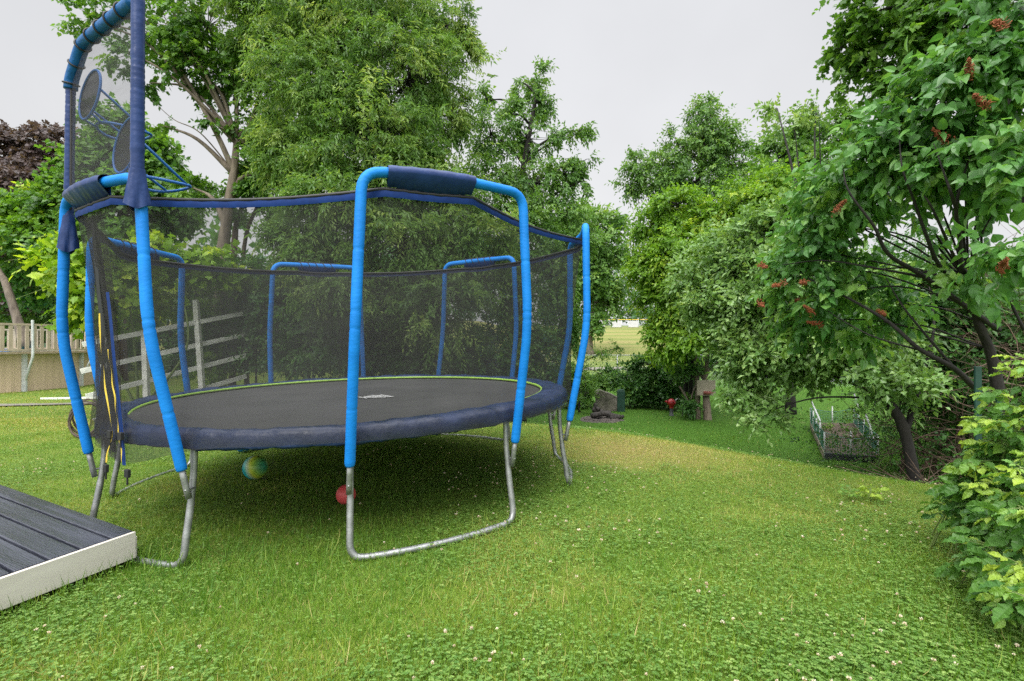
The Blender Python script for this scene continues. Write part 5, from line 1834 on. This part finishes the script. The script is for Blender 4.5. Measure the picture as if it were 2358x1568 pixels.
def off_limits(x, y):
    rel = np.stack([x - DA[0], y - DA[1]], -1)
    A = np.array([DD, DE]).T
    uv = rel @ np.linalg.inv(A).T
    dk = (uv[:, 0] > -0.012) & (uv[:, 1] > -0.03) & (uv[:, 0] < 4.5) & (uv[:, 1] < 1.7)
    pit_ = np.hypot(x - fpp[0], y - fpp[1]) < 0.62
    pl = np.hypot(x - PC[0], y - PC[1]) < PR + 0.05
    return dk | pit_ | pl | inside_bed(x, y)


def scatter(n, y0, y1, pw, xs=1.02, pad_=0.9):
    """points in the view wedge, density falling with distance as y**-pw"""
    uu = r_.random(n)
    e_ = 2 - pw
    if abs(e_) < 1e-6:
        y = y0 * (y1 / y0) ** uu
    else:
        y = (y0 ** e_ + uu * (y1 ** e_ - y0 ** e_)) ** (1 / e_)
    x = (r_.random(n) * 2 - 1) * (y * xs + pad_)
    k = ~off_limits(x, y)
    return x[k], y[k]


def dryness_and_shade(x, y):
    d = vnoise(x, y, 0.55, 21) * 0.55 + vnoise(x, y, 1.7, 22) * 0.3
    d = d + 0.75 * np.exp(-(((x - 1.55) / 1.15) ** 2 + ((y - 6.7) / 1.15) ** 2)) + 0.25 * np.exp(-(((x - 2.6) / 0.9) ** 2 + ((y - 4.2) / 0.7) ** 2)) * 0.6
    d = d + 0.35 * sstep(-x, 5.5, 8) * sstep(y, 7.5, 9.5)
    d = d + 0.26 * (vnoise(x, y, 4.5, 23) - 0.5)
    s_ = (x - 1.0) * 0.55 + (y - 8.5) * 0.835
    d = d - 0.42 * sstep(s_, -0.2, 1.0) * sstep(x, -6, -2)      # lower lawn: lusher grass, plus tree shade put into the tint
    return d


def lushness(x, y):
    return vnoise(x, y, 0.8, 31) * 0.6 + vnoise(x, y, 2.3, 32) * 0.4


g = Geo()
for n, y0, y1, pw, hl, wd in ((400000, 1.5, 10, 1.7, 0.036, 0.0036), (14000, 1.5, 4.2, 1.6, 0.10, 0.0042), (150000, 9, 30, 1.5, 0.045, 0.010)):
    x, y = scatter(n, y0, y1, pw)
    n = len(x)
    dr, lu = dryness_and_shade(x, y), lushness(x, y)
    if hl > 0.1:
        k = (lu > 0.5) | (r_.random(n) < 0.12)
        x, y, dr, lu = x[k], y[k], dr[k], lu[k]
        n = len(x)
    z = gz(x, y)
    P = np.stack([x, y, z - 0.004], -1)
    a_ = r_.random(n) * 2 * PI
    lean = np.abs(r_.normal(0.65, 0.55, n))
    D = np.stack([np.cos(a_) * lean, np.sin(a_) * lean, np.ones(n)], -1)
    Nn = np.stack([np.cos(a_), np.sin(a_), -0.3 * np.ones(n)], -1) + 0.5 * r_.standard_normal((n, 3))
    k = np.clip(y / 5, 1, 3) if hl < 0.1 else 1.0
    ln = hl * r_.uniform(0.6, 1.35, n) * (0.75 + 0.6 * lu) * (1.0 if y0 > 5 else 1.0)
    wdt = wd * r_.uniform(0.7, 1.3, n) * (k if y0 < 5 else 1.0)
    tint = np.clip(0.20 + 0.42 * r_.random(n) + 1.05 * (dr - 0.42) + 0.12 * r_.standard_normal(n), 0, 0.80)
    straw = r_.random(n) < np.clip((dr - 0.44) * 1.2, 0.03, 0.72)
    tint[straw] = r_.uniform(0.85, 1.0, straw.sum())
    leaves(g, P, D, Nn, ln, wdt, 'blade', tint)
# tufts along the deck face and the leg feet
foots = []
for i in range(260):
    q = DA + DE * r_.uniform(-0.05, 1.7) + nrm * r_.uniform(0.03, 0.10)
    foots.append((q[0], q[1]))
for k in range(6):
    for sd_ in (-1, 1):
        c = TC + 2.28 * np.array([math.cos(ARCH[k][0] + sd_ * 0.27), math.sin(ARCH[k][0] + sd_ * 0.27)])
        for i in range(40):
            foots.append(tuple(c + 0.07 * r_.standard_normal(2)))
for i in range(150):
    c = TC + (2.295 + 0.03 * r_.standard_normal()) * np.array([math.cos(ARCH[1][0] + (i / 75 - 1) * 0.28), math.sin(ARCH[1][0] + (i / 75 - 1) * 0.28)])
    foots.append(tuple(c))
fo = np.array(foots)
n = len(fo)
a_ = r_.random(n) * 2 * PI
D = np.stack([np.cos(a_) * 0.35, np.sin(a_) * 0.35, np.ones(n)], -1)
leaves(g, np.stack([fo[:, 0], fo[:, 1], gz(fo[:, 0], fo[:, 1])], -1), D, r_.standard_normal((n, 3)), r_.uniform(0.05, 0.16, n), r_.uniform(0.003, 0.0055, n), 'blade', r_.uniform(0.1, 0.6, n))
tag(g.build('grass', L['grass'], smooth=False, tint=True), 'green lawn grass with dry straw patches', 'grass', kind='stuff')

g = Geo()
x, y = scatter(330000, 1.6, 11, 1.6)
cl = vnoise(x, y, 0.7, 41) * 0.6 + vnoise(x, y, 2.1, 42) * 0.4
cl = cl + 0.07 * sstep(x, -1.0, 1.5)
k = (dryness_and_shade(x, y) < 0.72) & (r_.random(len(x)) < np.clip(0.22 + 1.5 * (cl - 0.42), 0.04, 0.8))
x, y, cl = x[k], y[k], cl[k]
n = len(x)
P = np.stack([x, y, gz(x, y) + r_.uniform(0.015, 0.055, n)], -1)
tlt = r_.standard_normal((n, 3)) * 0.28 + np.array([0, 0, 1.0])
a_ = r_.random(n) * 2 * PI
sz = r_.uniform(0.007, 0.0145, n)
tn = np.clip(r_.normal(0.45, 0.22, n), 0, 1)
for j in range(3):
    b_ = a_ + j * 2 * PI / 3
    D = np.stack([np.cos(b_), np.sin(b_), 0.05 * np.ones(n)], -1)
    leaves(g, P, D, tlt, sz, sz * 1.0, 'oval', tn)
tag(g.build('clover', L['clover'], smooth=False, tint=True), 'patches of clover leaves in the lawn', 'clover', kind='stuff')

g = Geo()
x, y = scatter(4800, 1.8, 9.5, 1.2)
cl = vnoise(x, y, 0.7, 41) * 0.6 + vnoise(x, y, 2.1, 42) * 0.4
k = r_.random(len(x)) < np.clip((cl - 0.40) * 2.2, 0.04, 0.8) * (0.45 + 0.75 * sstep(x, -2.5, 1.0)) * (1 - 0.6 * sstep(y, 6, 9)) * (1 - 0.9 * sstep(dryness_and_shade(x, y), 0.62, 0.8))
x, y = x[k], y[k]
n = len(x)
hd = gz(x, y) + r_.uniform(0.045, 0.085, n)
for i in range(n):
    c = np.array([x[i], y[i], hd[i]])
    m_ = 22
    d = rsph(m_, r_)
    d[:, 2] = d[:, 2] * 0.8 + 0.15
    rr_ = r_.uniform(0.0055, 0.0105)
    white = r_.uniform(0.55, 1.0)
    tt = np.where(d[:, 2] < -0.1, r_.uniform(0.0, 0.35), white) + 0.08 * r_.standard_normal(m_)
    leaves(g, c + d * rr_ * 0.25, d + np.array([0, 0, 0.25]), r_.standard_normal((m_, 3)), rr_, rr_ * 0.5, 'oval', np.clip(tt, 0, 1))
tag(g.build('clover_flowers', L['petal'], smooth=False, tint=True), 'white clover flower heads scattered over the lawn', 'flowers', kind='stuff')
bpy.context.view_layer.update()
